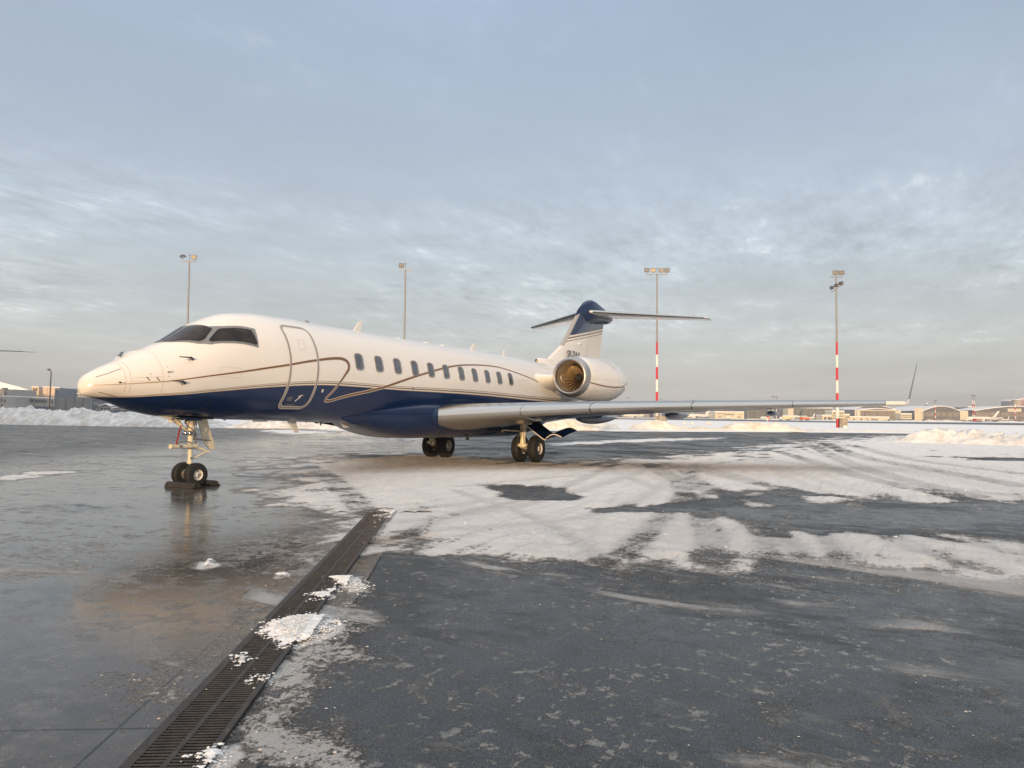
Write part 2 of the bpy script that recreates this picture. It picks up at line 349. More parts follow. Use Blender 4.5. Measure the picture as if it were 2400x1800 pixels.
def surf_mat():
    m = bpy.data.materials.new('apron_surface'); m.use_nodes = True; t = m.node_tree; n = NT(t); b = t.nodes['Principled BSDF']
    P = n.n('ShaderNodeNewGeometry').outputs['Position']
    att = lambda k: n.n('ShaderNodeAttribute', attribute_name=k).outputs['Fac']
    cov, trk, dirt, fr = att('cov'), att('trk'), att('dirt'), att('frost')
    # coordinates along (s) and across (d) the drain
    v = n.mapping(P, loc=(-DA[0], -DA[1], 0)); a = math.atan2(DD[1], DD[0])
    rot = n.mapping(v, rot=(0, 0, -a)); sp = n.n('ShaderNodeSeparateXYZ'); n.put(sp.inputs[0], rot); s, d = sp.outputs[0], n.math('MULTIPLY', sp.outputs[1], -1)
    wig = n.noise(P, 1.3, 3, .5)
    isasph = n.math('GREATER_THAN', d, .585)
    def line(x, off, w): return n.math('LESS_THAN', n.math('ABSOLUTE', n.math('SUBTRACT', x, off)), w)
    def rep(x, per, off, w): return n.math('LESS_THAN', n.math('ABSOLUTE', n.math('SUBTRACT', n.math('MODULO', n.math('ADD', x, 500*per-off+per/2), per), per/2)), w)
    seam = n.math('MAXIMUM', rep(s, 5.08, .2, .010), rep(d, 4.65, -.25, .009))
    seam = n.math('MULTIPLY', seam, n.math('SUBTRACT', 1, isasph))
    edge = n.math('MULTIPLY', line(d, .60, .014), n.mapr(n.noise(P, 2.3, 3), .42, .5))
    seam = n.math('MAXIMUM', seam, edge)
    fine = n.noise(P, 42, 4, .65); grit = n.noise(P, 95, 3, .7); mid = n.noise(P, 3.2, 7, .68); big = n.noise(P, .35, 5, .6, dist=.5)
    stv = n.mapping(P, rot=(0, 0, -YAW), scale=(.55, .16, 1)); streak = n.noise(stv, 1.6, 7, .68, dist=.6)
    stv2 = n.mapping(P, rot=(0, 0, -YAW), scale=(1.5, .55, 1)); streak2 = n.noise(stv2, 2.4, 7, .74)
    ta, tb = gp(1785*1.085, 958*1.085), gp(2212*1.085, 1052*1.085); tang = math.atan2(tb[1]-ta[1], tb[0]-ta[0])
    swp_ = n.noise(n.mapping(P, rot=(0, 0, -tang), scale=(.11, 1.5, 1)), 1.5, 6, .66, dist=.25)
    # asphalt: dark binder, pale stone specks, faint tyre-polished bands, thin grey slush film
    asph = n.mix(n.mapr(fine, .32, .68), (.014, .017, .019), (.076, .080, .082))
    asph = n.mix(n.mapr(big, .35, .7), asph, (.032, .035, .038))
    asph = n.mix(n.mapr(n.noise(n.mapping(P, rot=(0, 0, -tang), scale=(.10, 1.0, 1)), 1.1, 5, .6), .50, .68, 0, .25), asph, (.075, .072, .068))
    film = n.math('MULTIPLY', n.mapr(n.math('ADD', n.math('MULTIPLY', n.noise(P, 3.6, 8, .78), .65), n.math('MULTIPLY', streak2, .35)), .52, .575), n.mapr(n.noise(P, .55, 4, .6), .42, .58))
    asph = n.mix(n.math('MULTIPLY', film, .62), asph, (.140, .137, .132))
    asph = n.mix(n.mapr(grit, .57, .68), asph, (.24, .235, .23))
    conc = n.mix(n.mapr(mid, .3, .7), (.054, .047, .041), (.118, .104, .091))
    conc = n.mix(n.mapr(fine, .35, .7), conc, (.074, .066, .058))
    conc = n.mix(n.math('MULTIPLY', n.mapr(streak, .50, .40), n.mapr(d, -1.5, -6, .25, .85)), conc, (.022, .022, .022))
    conc = n.mix(n.math('MULTIPLY', n.mapr(streak2, .52, .62), n.mapr(d, -2, -8, .15, .5)), conc, (.20, .195, .19))
    conc = n.mix(n.math('MULTIPLY', n.mapr(n.noise(n.mapping(P, rot=(0, 0, -YAW), scale=(.8, .35, 1), loc=(4.2, 1.1, 0)), 1.1, 6, .66), .60, .64), .85), conc, (.024, .026, .024))
    base = n.mix(isasph, conc, asph)
    base = n.mix(n.math('MULTIPLY', seam, .9), base, (.010, .009, .008))
    wet = n.mapr(n.math('ADD', n.math('ADD', n.math('MULTIPLY', big, .6), n.math('MULTIPLY', streak2, .4)), n.math('MULTIPLY', n.math('SUBTRACT', 1, isasph), .07)), .41, .54)
    rough = n.mapr(wet, 0, 1, .34, .045)
    rough = n.math('ADD', rough, n.math('MULTIPLY', isasph, n.mapr(n.math('ADD', n.math('MULTIPLY', fine, .5), n.math('MULTIPLY', mid, .5)), .35, .65, .12, .34)))
    rough = n.math('ADD', rough, n.mapr(d, -8, -16, 0, .22))
    rough = n.math('ADD', rough, n.math('MULTIPLY', film, .25))
    # frost, crumbs of ice and thin slush
    fmask = n.math('ADD', fr, n.math('MULTIPLY', n.math('SUBTRACT', streak2, .5), 2.1)); fmask = n.math('ADD', fmask, n.math('MULTIPLY', n.math('SUBTRACT', fine, .5), 1.6))
    fmask = n.math('ADD', fmask, n.math('MULTIPLY', n.math('SUBTRACT', mid, .5), 1.4))
    fmask = n.math('ADD', fmask, n.math('MULTIPLY', n.math('SUBTRACT', n.noise(P, 13, 7, .78), .5), 2.6))
    fmask = n.math('MULTIPLY', n.mapr(fmask, .50, .88), n.mapr(fr, .02, .3))
    flk = n.math('MULTIPLY', n.mapr(n.math('ADD', n.math('MULTIPLY', n.noise(P, 8.5, 7, .76, dist=.3), .8), n.math('MULTIPLY', streak2, .3)), .588, .618), n.mapr(n.noise(P, .9, 5, .6), .44, .54))
    flk = n.math('MULTIPLY', flk, n.mapr(isasph, 0, 1, n.mapr(wet, 0, 1, .9, .25), 1.))
    base = n.mix(n.math('MULTIPLY', flk, .62), base, (.30, .29, .28))
    spk = n.math('MULTIPLY', n.mapr(n.noise(P, 34, 2, .5), .66, .70), n.mapr(n.noise(P, 1.7, 4), .45, .65))
    far = n.mapr(streak, .54, .62); far = n.math('MULTIPLY', far, n.mapr(fr, .05, .35))
    icy = n.math('MAXIMUM', n.math('MULTIPLY', fmask, .92), n.math('MULTIPLY', far, .62), clamp=True)
    icy = n.math('MAXIMUM', icy, n.math('MULTIPLY', spk, .75))
    base = n.mix(icy, base, (.66, .645, .63))
    # packed snow
    brk = n.math('ADD', n.math('MULTIPLY', n.math('SUBTRACT', n.noise(P, 11, 8, .80), .5), 2.0), n.math('MULTIPLY', n.math('SUBTRACT', streak2, .5), 1.3))
    brk = n.math('ADD', brk, n.math('MULTIPLY', n.math('SUBTRACT', swp_, .5), 1.9))
    sn = n.math('ADD', n.math('ADD', n.math('MULTIPLY', cov, .97), .24), n.math('MULTIPLY', brk, .66))
    tre = n.math('ADD', .50, n.math('MULTIPLY', n.math('SUBTRACT', n.noise(P, 30, 4, .7), .5), 1.8))
    sn = n.math('SUBTRACT', sn, n.math('MULTIPLY', trk, tre))
    snow = n.math('MULTIPLY', n.mapr(sn, .32, .68), n.mapr(cov, .10, .4), clamp=True)
    scol = n.mix(n.mapr(mid, .3, .75), (.88, .86, .845), (.96, .945, .93))
    scol = n.mix(n.mapr(n.noise(n.mapping(P, rot=(0, 0, -tang), scale=(.22, 3.2, 1)), 2.2, 6, .72, dist=.2), .52, .66, 0, .40), scol, (.52, .51, .50))
    scol = n.mix(n.mapr(n.noise(P, 20, 6, .78), .44, .32, 0, .55), scol, (.40, .385, .37))
    scol = n.mix(n.math('MULTIPLY', trk, n.mapr(mid, .35, .65, .40, .72)), scol, (.30, .305, .31))
    scol = n.mix(n.math('MULTIPLY', dirt, n.mapr(n.math('ADD', n.math('MULTIPLY', fine, .5), n.math('MULTIPLY', mid, .6)), .42, .66, .12, .9)), scol, (.46, .355, .245))
    base = n.mix(snow, base, scol)
    n.put(b.inputs['Base Color'], base)
    allsn = n.math('MAXIMUM', snow, n.math('MULTIPLY', icy, .8))
    n.put(b.inputs['Roughness'], n.mapr(allsn, 0, .8, rough, .75, smooth=False)); n.put(b.inputs['Specular IOR Level'], n.math('MULTIPLY', n.mapr(isasph, 0, 1, .42, .26, smooth=False), n.math('MULTIPLY', n.mapr(s, 12, 30, 1, .25), n.mapr(d, -5, -18, 1, .42))))
    hgt = n.math('ADD', n.math('MULTIPLY', fine, .0022), n.math('MULTIPLY', grit, .0014)); hgt = n.math('MULTIPLY', hgt, n.math('ADD', n.mapr(wet, 0, 1, 1.0, .22), n.math('MULTIPLY', isasph, .35)))
    hgt = n.math('ADD', hgt, n.math('MULTIPLY', n.noise(P, 1.1, 2, .5), .0014))
    hgt = n.math('ADD', hgt, n.math('MULTIPLY', n.math('MAXIMUM', flk, n.math('MULTIPLY', film, .4)), n.math('ADD', .002, n.math('MULTIPLY', fine, .004))))
    hgt = n.math('ADD', hgt, n.math('MULTIPLY', allsn, n.math('ADD', .008, n.math('ADD', n.math('MULTIPLY', n.noise(P, 20, 7, .8), .060), n.math('MULTIPLY', n.noise(P, 6, 4, .6), .09)))))
    hgt = n.math('SUBTRACT', hgt, n.math('MULTIPLY', seam, .010))
    bp = n.n('ShaderNodeBump'); bp.inputs['Strength'].default_value = 1.0; bp.inputs['Distance'].default_value = 1.0
    n.put(bp.inputs['Height'], hgt); n.put(b.inputs['Normal'], bp.outputs[0])
    return m
M['apron'] = surf_mat()

def sheet(name, xs, ys, zfun=None, keep=None, m=None):
    X, Y = np.meshgrid(xs, ys, indexing='ij'); cov, trk, dirt, fr = fields(X, Y)
    Z = np.zeros_like(X) if zfun is None else zfun(X, Y, cov, trk)
    nx, ny = X.shape; idx = np.arange(nx*ny).reshape(nx, ny)
    q = np.stack([idx[:-1, :-1], idx[1:, :-1], idx[1:, 1:], idx[:-1, 1:]], -1).reshape(-1, 4)
    if keep is not None:
        kp = keep(X, Y, cov)
        q = q[kp.ravel()[q].any(1)]
    used = np.unique(q); remap = np.full(nx*ny, -1); remap[used] = np.arange(len(used)); q = remap[q]
    me = bpy.data.meshes.new(name); V = np.stack([X, Y, Z], -1).reshape(-1, 3)[used]
    me.vertices.add(len(V)); me.vertices.foreach_set('co', V.ravel()); me.loops.add(q.size); me.loops.foreach_set('vertex_index', q.ravel())
    me.polygons.add(len(q)); me.polygons.foreach_set('loop_start', np.arange(0, q.size, 4)); me.polygons.foreach_set('loop_total', np.full(len(q), 4))
    me.update(calc_edges=True); me.validate()
    for k, a in (('cov', cov), ('trk', trk), ('dirt', dirt), ('frost', fr)):
        at_ = me.attributes.new(k, 'FLOAT', 'POINT'); at_.data.foreach_set('value', a.ravel()[used].astype(np.float32))
    return link(name, me, m or M['apron'], None, True)
def axis(segs):
    out = []
    for a, b, st in segs: out += list(np.arange(a, b, st))
    out.append(segs[-1][1]); return np.array(out)
gx = axis([(-6000, -400, 700), (-400, -40, 40), (-40, -10, 2), (-10, 8, .10), (8, 34, .2), (34, 110, .8), (110, 500, 20), (500, 9000, 850)])
gy = axis([(-6000, -400, 700), (-400, -50, 25), (-50, -14, .5), (-14, 2, .10), (2, 20, .3), (20, 110, 1.0), (110, 500, 20), (500, 9000, 850)])
tag(sheet('apron', gx, gy), kind='structure')

def snowz(X, Y, cov, trk):
    b = np.abs(fbm(X*2.3, Y*2.3, 5, 31, .6)-.5)*2; b2 = fbm(X*7, Y*7, 4, 41, .6)
    e = np.clip((cov-.30)/.4, 0, 1)
    return e*(.012+.042*b+.085*np.clip(b2-.45, 0, 1))*(1-.75*trk)-(1-e)*.006
ax_f, ay_f = (-6., 34.), (-26., 8.)
def keepf(X, Y, cov):
    s_ = (X-DA[0])*DD[0]+(Y-DA[1])*DD[1]; n_ = (X-DA[0])*DN[0]+(Y-DA[1])*DN[1]
    return (cov > .30) & ~((s_ < 8.8) & (n_ < 1.1))
def keepc(X, Y, cov): return (cov > .30) & ~((X > ax_f[0]) & (X < ax_f[1]-.1) & (Y > ay_f[0]) & (Y < ay_f[1]-.1))
o = sheet('snow_cover', np.arange(ax_f[0], ax_f[1]+.01, .10), np.arange(ay_f[0], ay_f[1]+.01, .10), snowz, keepf)
tag(o, 'tyre-tracked thin packed snow lying on the apron around the jet', 'snow cover', kind='stuff')
o = sheet('snow_cover', np.arange(-2, 110.1, .4), np.arange(-50, 60.1, .4), snowz, keepc)
tag(o, 'rutted snow on the far apron towards the taxiway', 'snow cover', kind='stuff')
# snow field beyond the apron, and the far taxiway strip
def snowmat(name, c1, c2, sc=1., warm=None):
    m = bpy.data.materials.new(name); m.use_nodes = True; n = NT(m.node_tree); b = m.node_tree.nodes['Principled BSDF']
    P = n.n('ShaderNodeNewGeometry').outputs['Position']
    x = n.noise(P, 1.2*sc, 7, .65); y = n.noise(P, 9*sc, 6, .7)
    c = n.mix(n.mapr(x, .35, .68), c1, c2)
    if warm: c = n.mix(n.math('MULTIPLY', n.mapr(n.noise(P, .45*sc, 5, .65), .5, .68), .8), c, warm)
    n.put(b.inputs['Base Color'], c); b.inputs['Roughness'].default_value = .8; b.inputs['Specular IOR Level'].default_value = .3
    bp = n.n('ShaderNodeBump'); bp.inputs['Strength'].default_value = 1.; bp.inputs['Distance'].default_value = 1.
    n.put(bp.inputs['Height'], n.math('ADD', n.math('MULTIPLY', x, .10), n.math('MULTIPLY', y, .035))); n.put(b.inputs['Normal'], bp.outputs[0])
    return m
M['field'] = snowmat('field_snow', (.86, .84, .82), (.93, .91, .89), .12)
M['bank'] = snowmat('bank_snow', (.58, .565, .55), (.88, .875, .87), 1., (.56, .53, .49))
M['pile'] = snowmat('pile_snow', (.62, .60, .58), (.85, .84, .82), 1.)
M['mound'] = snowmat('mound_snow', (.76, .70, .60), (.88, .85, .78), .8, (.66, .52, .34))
edge_px = [(-900, 975), (0, 991.0), (250, 995), (600, 1000), (900, 1006), (1000, 1009), (1250, 1010), (1500, 1012), (1800, 1013.5), (2130, 1017), (2400, 1022), (2900, 1030)]
near = [gp(u, v) for u, v in edge_px]
mb = MB(); P2 = []
for i, p in enumerate(catmull(near, 10)):
    row = []; dr = (p-C[:2])/np.linalg.norm(p-C[:2])
    for k, dd in enumerate((0, .6, 2, 6, 20, 60, 200, 900, 7000)):
        q = p+dr*(dd+(rng.uniform(-.5, .5) if k < 2 else 0)); row.append((q[0], q[1], .03 if k == 0 else (.10 if k < 7 else .12)))
    P2.append(row)
mb.grid(np.array(P2)); tag(mb.build('snowfield', M['field'], smooth=True), kind='structure')
M['farasph'] = mat('far_asphalt', (.05, .052, .058), .5, var=.2, vscale=.05)
ra = [gp(u, v, .13) for u, v in ((1000, 977.3), (1450, 979.6), (1700, 982.6), (2000, 988.0), (2300, 990.6), (2700, 995.0))]
rb = [gp(u, v, .13) for u, v in ((1000, 979.3), (1450, 982.6), (1700, 986.2), (2000, 991.2), (2300, 995.2), (2700, 1001.0))]
mb = MB(); mb.add([(*p, .13) for p in ra+rb], [(i, i+1, i+7, i+6) for i in range(5)]); tag(mb.build('taxiway', M['farasph']), kind='structure')

# ------------------------------------------------------------------ drain channel
def dp(s, d, z=0.): p = DA+DD*s+DN*d; return (p[0], p[1], z)
droot = empty('drainage_channel', dp(4, .17), 0, 'long cast iron grated drainage channel set in the wet concrete, partly under snow', 'drain')
inv = Matrix.Translation(Vector(dp(4, .17))).inverted()
def droploc(mb): mb.v = [tuple(inv @ Vector(v)) for v in mb.v]; return mb
dang = math.atan2(DD[1], DD[0])
mb = MB(); p = [dp(-2.5, -.02, .0035), dp(-2.5, .37, .0035), dp(8.75, .31, .0035), dp(8.75, .0, .0035)]; mb.add(p, [(0, 1, 2, 3)]); droploc(mb).build('channel_shade', M['pit_shade'], droot)  # black sheet just above ground, painted shade in place of channel depth
s0 = -2.5
while s0 < 8.3:
    mb = MB(); L = .995
    wR = .34-.002*s0
    def bar(sa, sb, da, db, z0=.006, z1=.020):
        pts = [dp(sa, da), dp(sb, da), dp(sb, db), dp(sa, db)]
        mb.add([(x, y, z0) for x, y, _ in pts]+[(x, y, z1) for x, y, _ in pts], [(4, 5, 6, 7), (0, 1, 5, 4), (1, 2, 6, 5), (2, 3, 7, 6), (3, 0, 4, 7)])
    for da, db in ((-.012, .022), (wR/2-.014, wR/2+.014), (wR-.022, wR+.012)): bar(s0, s0+L, da, db, .006, .0215)
    for k in range(30):
        sa = s0+.012+k*.0331; bar(sa, sa+.015, .022, wR/2-.014); bar(sa, sa+.015, wR/2+.014, wR-.022)
    if round(s0*2) % 2 == 0: pass
    droploc(mb).build('grate', M['iron'], droot)
    s0 += 1.0
mb = MB()
for da in (-.035, ): mb.add([dp(-2.5, da-.012, .0045), dp(8.7, da-.012, .0045), dp(8.7, da+.012, .0045), dp(-2.5, da+.012, .0045)], [(0, 1, 2, 3)])
droploc(mb).build('side_rail', M['iron'], droot)

# slush crumbs on the near ground (uncountable)
mb = MB(); cnt = 0; M['crumb'] = mat('snow_crumb', (.78, .77, .755), .8, var=.12, vscale=20)
ico = [(0, 0, 1), (.9, 0, .3), (.28, .85, .35), (-.72, .53, .3), (-.72, -.53, .35), (.28, -.85, .3)]
icf = [(0, 1, 2), (0, 2, 3), (0, 3, 4), (0, 4, 5), (0, 5, 1), (1, 5, 4, 3, 2)]
XX = rng.uniform(-10, 14, 140000); YY = rng.uniform(-20, 2, 140000)
cv_, tk_, dt_, fr_ = fields(XX, YY); dd_ = (XX-DA[0])*DN[0]+(YY-DA[1])*DN[1]
pr = np.where(cv_ > .3, .10*np.clip(1.3-cv_, .1, 1), 0)+np.where(fr_ > .2, .30*fr_, .0012)+np.where(np.abs(dd_-.75) < .35, .05, 0)
sel = np.where(rng.uniform(size=len(XX)) < pr*np.clip(1.1-np.hypot(XX-C[0], YY-C[1])/22, .15, 1))[0][:11000]
for i in sel:
    r = float(np.clip(rng.lognormal(-5.3, .5), .003, .016)); a = rng.uniform(0, 6.28); st = rng.uniform(.7, 1.6)
    zb_ = .018 if cv_[i] > .45 else (.02 if -.02 < dd_[i] < .35 else .0)
    ca, sa = math.cos(a), math.sin(a)
    mb.add([(XX[i]+r*(st*x*ca-y*sa)*rng.uniform(.7, 1.2), YY[i]+r*(st*x*sa+y*ca)*rng.uniform(.7, 1.2), zb_+r*.75*z*rng.uniform(.7, 1.2)) for x, y, z in ico], icf)
cl_cnt = [4500, 800, 500, 380, 260, 300, 100, 120]
mbs = MB()
for poly, nn in zip(SMALL, cl_cnt):
    A = np.array(poly); lo_, hi_ = A.min(0)-.12, A.max(0)+.12
    px_ = rng.uniform(lo_[0], hi_[0], nn*8); py_ = rng.uniform(lo_[1], hi_[1], nn*8); sdv = sdist(poly, px_, py_)+(fbm(px_*10, py_*10, 4, 61)-.5)*.16
    keep_ = np.where(rng.uniform(size=nn*8) < np.clip(.45+sdv/.22, .0, 1)**2.2)[0][:nn]
    for i in keep_:
        r = float(np.clip(rng.lognormal(-5.25, .5), .003, .016)); a = rng.uniform(0, 6.28); ca, sa = math.cos(a), math.sin(a)
        n_ = (px_[i]-DA[0])*DN[0]+(py_[i]-DA[1])*DN[1]; zb_ = .019 if -.02 < n_ < .36 else .0
        zb_ += max(0, min(.035, sdv[i]*.25))*rng.uniform(.2, 1)
        mbs.add([(px_[i]+r*(1.3*x*ca-y*sa)*rng.uniform(.7, 1.3), py_[i]+r*(1.3*x*sa+y*ca)*rng.uniform(.7, 1.3), zb_+r*.7*z*rng.uniform(.6, 1.2)) for x, y, z in ico], icf)
    # thin ragged crust under the grains
    st_ = .014; gx_, gy_ = np.meshgrid(np.arange(lo_[0], hi_[0], st_), np.arange(lo_[1], hi_[1], st_), indexing='ij')
    sg = sdist(poly, gx_, gy_)+(fbm(gx_*12, gy_*12, 5, 63, .7)-.5)*.22; zg = .0225+np.clip(sg, 0, .1)*.22*(.5+fbm(gx_*30, gy_*30, 4, 64, .7)); ok_ = (sg > .0)
    ok_ &= (((gx_-DA[0])*DN[0]+(gy_-DA[1])*DN[1]) < .45)
    idx_ = np.arange(gx_.size).reshape(gx_.shape); q_ = np.stack([idx_[:-1, :-1], idx_[1:, :-1], idx_[1:, 1:], idx_[:-1, 1:]], -1).reshape(-1, 4); q_ = q_[ok_.ravel()[q_].all(1)]
    if len(q_):
        us_ = np.unique(q_); rm_ = np.full(gx_.size, -1); rm_[us_] = np.arange(len(us_)); mbs.add(np.stack([gx_.ravel(), gy_.ravel(), zg.ravel()], 1)[us_].tolist(), rm_[q_].tolist())
# crumbs that bury the far end of the grating
for _ in range(1300):
    s__ = 8.95-abs(rng.normal(0, .55)); n_ = rng.uniform(-.05, .4)
    if n_ < .20+.1*math.sin(s__*9): continue
    q_ = dp(s__, n_); r = float(np.clip(rng.lognormal(-5.0, .5), .004, .02)); mbs.add([(q_[0]+r*x*rng.uniform(.7, 1.5), q_[1]+r*y*rng.uniform(.7, 1.5), .019+r*.6*z) for x, y, z in ico], icf)

mbr = MB()
for _ in range(5200):
    s__ = 8.7-abs(rng.normal(0, 1.9)); n_ = rng.uniform(-.03, .42)
    if rng.uniform() > .25+.75*(n_ > .12)*(vnoise(np.array(s__*5.), np.array(n_*9.), 5) > .42): continue
    q_ = dp(s__, n_); r = float(np.clip(rng.lognormal(-5.1, .5), .003, .018)); mbr.add([(q_[0]+r*x*rng.uniform(.7, 1.7), q_[1]+r*y*rng.uniform(.7, 1.7), .017+r*.5*z) for x, y, z in ico], icf)
M['brslush'] = mat('brown_slush', (.085, .060, .042), .6, var=.4, vscale=6)
tag(mbr.build('brown_slush', M['brslush'], fixn=False), 'dirty brown slush clogging the far half of the drain grating', 'slush', kind='stuff')
tag(mbs.build('snow_crumbs', M['crumb'], fixn=False), 'loose granular white snow lying across the drain grating', 'loose snow', kind='stuff')
M['slush'] = mat('slush_crumb', (.50, .47, .45), .6, var=.3, vscale=3)
# broken clods on the wider snow
mc_ = MB(); XX = rng.uniform(-2, 50, 160000); YY = rng.uniform(-34, 22, 160000); cv_, tk_, dt_, fr_ = fields(XX, YY)
dd2 = (XX-C[0])*RI[0]+(YY-C[1])*RI[1]; pw = np.clip((cv_-.35)*1.6, 0, 1)*(1-.8*tk_)*np.where(dd2 > 6, .30, .10)*(fbm(XX*.5, YY*.5, 4, 81) > .47)
for i in np.where(rng.uniform(size=len(XX)) < pw)[0][:14000]:
    r = float(np.clip(rng.lognormal(-4.35, .5), .008, .045)); a = rng.uniform(0, 6.28); ca, sa = math.cos(a), math.sin(a)
    mc_.add([(XX[i]+r*(1.3*x*ca-y*sa)*rng.uniform(.7, 1.3), YY[i]+r*(1.3*x*sa+y*ca)*rng.uniform(.7, 1.3), .012+r*.75*z*rng.uniform(.6, 1.2)) for x, y, z in ico], icf)
tag(mc_.build('snow_clods', M['crumb'], fixn=False), 'small broken clods of snow strewn over the tracked snow', 'loose snow', kind='stuff')
tag(mb.build('slush_crumbs', M['slush']), 'crumbs of grey slush scattered over the wet ground by the drain', 'slush', kind='stuff')

# ------------------------------------------------------------------ snow banks
def bank(name, pts, halfw, height, m, label, seed, step=.35, group=None, prof=1.0, lump=.35):
    pts = catmull(pts, 14); L = np.concatenate([[0], np.cumsum(np.hypot(*np.diff(pts, axis=0).T))]); n = int(L[-1]/step)+2
    s = np.linspace(0, L[-1], n); px = np.interp(s, L, pts[:, 0]); py = np.interp(s, L, pts[:, 1])
    tx = np.gradient(px); ty = np.gradient(py); tl = np.hypot(tx, ty); nx_, ny_ = -ty/tl, tx/tl
    m_ = max(10, int(2*halfw/step)); w = np.linspace(-1, 1, m_)
    Sg, Wg = np.meshgrid(s, w, indexing='ij')
    e = np.minimum(1, np.minimum(s, L[-1]-s)/(halfw*1.5))**.6
    hh = height*(.72+.55*(fbm(s*.11+seed, s*0, 4, seed)-.5)*2) if np.isscalar(height) else np.interp(s/L[-1], np.linspace(0, 1, len(height)), height)*(1+.22*(fbm(s*.3+seed, s*0, 3, seed)-.5)*2)
    X = px[:, None]+nx_[:, None]*Wg*halfw; Y = py[:, None]+ny_[:, None]*Wg*halfw
    base = np.clip(1-np.abs(Wg)**1.6, 0, 1)**prof*hh[:, None]*e[:, None]
    bl = np.abs(fbm(X*.8, Y*.8, 6, seed+3, .62)-.5)*2; b2 = fbm(X*2.4, Y*2.4, 5, seed+9, .65)-.5
    Z = base*(1+lump*(bl-.4))+np.clip(base*2, 0, 1)*(b2*.62*lump*1.5+.16*bl)
    Z = np.where(np.abs(Wg) > .97, -.05, Z)
    X = X+(fbm(X*1.7, Y*1.7, 4, seed+15)-.5)*.3*(base > .05); Y = Y+(fbm(X*1.7+40, Y*1.7, 4, seed+17)-.5)*.3*(base > .05)
    mb = MB(); mb.grid(np.stack([X, Y, Z], -1)); o = mb.build(name, m, smooth=False)
    o.data.polygons.foreach_set('use_smooth', [True]*len(o.data.polygons))
    return tag(o, label, 'snow bank', group)
def gd(u, D): return at(u, D)[:2]
G1 = 'ploughed snow banks round the apron'
bank('snow_bank', [gd(-330, 92), gd(-100, 91), gd(40, 90), gd(140, 88), gd(240, 86), gd(300, 85), gd(420, 83), gd(540, 81)], 3.2, [1.7, 1.75, 1.85, 2.15, 2.0, 1.9, 1.7, 1.4, 1.2], M['bank'], 'long grey ploughed snow bank under the jet nose in front of the buildings', 3, .22, G1)
bank('snow_bank', [gd(545, 82), gd(680, 82), gd(800, 82), gd(960, 83)], 3.0, [1.45, 1.35, 1.25, 1.1, .8], M['bank'], 'lower pale snow bank seen below the jet door and belly', 5, .25, G1)
bank('snow_bank', [gd(2085, 55), gd(2150, 53), gd(2230, 52), gd(2330, 50), gd(2480, 48), gd(2700, 46)], 2.0, [.4, .95, 1.12, .88, .88, .95, .9], M['pile'], 'lumpy sunlit snow bank at the right edge of the apron', 8, .11, G1, lump=.6)
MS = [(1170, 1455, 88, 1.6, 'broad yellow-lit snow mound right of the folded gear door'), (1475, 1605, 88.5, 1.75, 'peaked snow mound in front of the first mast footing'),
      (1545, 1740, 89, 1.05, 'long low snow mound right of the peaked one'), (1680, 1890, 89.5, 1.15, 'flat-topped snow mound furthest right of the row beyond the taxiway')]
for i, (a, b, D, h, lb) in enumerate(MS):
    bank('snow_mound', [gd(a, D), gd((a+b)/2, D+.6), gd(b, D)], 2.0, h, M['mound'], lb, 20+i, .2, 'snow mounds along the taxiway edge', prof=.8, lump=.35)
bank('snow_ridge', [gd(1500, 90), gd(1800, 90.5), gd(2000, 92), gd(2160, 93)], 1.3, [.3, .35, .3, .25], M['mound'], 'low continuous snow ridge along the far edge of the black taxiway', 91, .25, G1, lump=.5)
# small blocks of ice pushed off the taxiway
for i, (u, D, r) in enumerate(((1604, 92, .2), (1623, 92, .22), (1661, 91, .3))):
    mb = MB(); p = at(u, D); mb.lathe([(0, .9*r), (r*.5, r), (r*1.1, r*.7), (r*1.4, .05)], (p[0], p[1], .75), (0, 0, 1), 9)
    v = np.array(mb.v); v += (rng.uniform(size=v.shape)-.5)*r*.4; mb.v = [tuple(a) for a in v]
    tag(mb.build('snow_lump', M['mound'], smooth=True), ('small round snow lump left of its twin on the low mound', 'small round snow lump right of its twin on the low mound', 'larger snow lump on the low mound further right')[i], 'snow lump', 'snow lumps on the mounds')

# ------------------------------------------------------------------ business jet (x aft, y starboard, z up, metres)
FK = np.array([-2.563,-2.503,-2.313,-1.963,-1.463,-.763,.037,.837,1.637,2.437,3.437,4.437,5.937,12.437,14.437,16.437,18.437,20.437,22.5,24.5,26.0,26.7])
FT = np.array([2.10,2.302,2.458,2.64,2.897,3.224,3.725,4.022,4.106,4.109,4.09,4.078,4.06,4.02,3.99,3.95,3.90,3.84,3.72,3.55,3.36,3.20])
FB = np.array([2.10,1.985,1.93,1.848,1.681,1.559,1.528,1.497,1.477,1.460,1.43,1.40,1.395,1.37,1.43,1.66,1.98,2.30,2.52,2.68,2.80,2.92])
FWd = np.array([0,.16,.33,.52,.72,.93,1.09,1.20,1.28,1.325,1.345,1.345,1.345,1.345,1.345,1.33,1.22,1.0,.72,.44,.24,.12])
def pchip(xk, yk, x):
    x = np.asarray(x, float); h = np.diff(xk); d = np.diff(yk)/h; m = np.zeros_like(yk)
    for i in range(1, len(xk)-1):
        if d[i-1]*d[i] > 0:
            w1 = 2*h[i]+h[i-1]; w2 = h[i]+2*h[i-1]; m[i] = (w1+w2)/(w1/d[i-1]+w2/d[i])
    m[0] = d[0]; m[-1] = d[-1]; i = np.clip(np.searchsorted(xk, x)-1, 0, len(xk)-2); t = (x-xk[i])/h[i]
    return (2*t**3-3*t**2+1)*yk[i]+(t**3-2*t**2+t)*h[i]*m[i]+(-2*t**3+3*t**2)*yk[i+1]+(t**3-t**2)*h[i]*m[i+1]
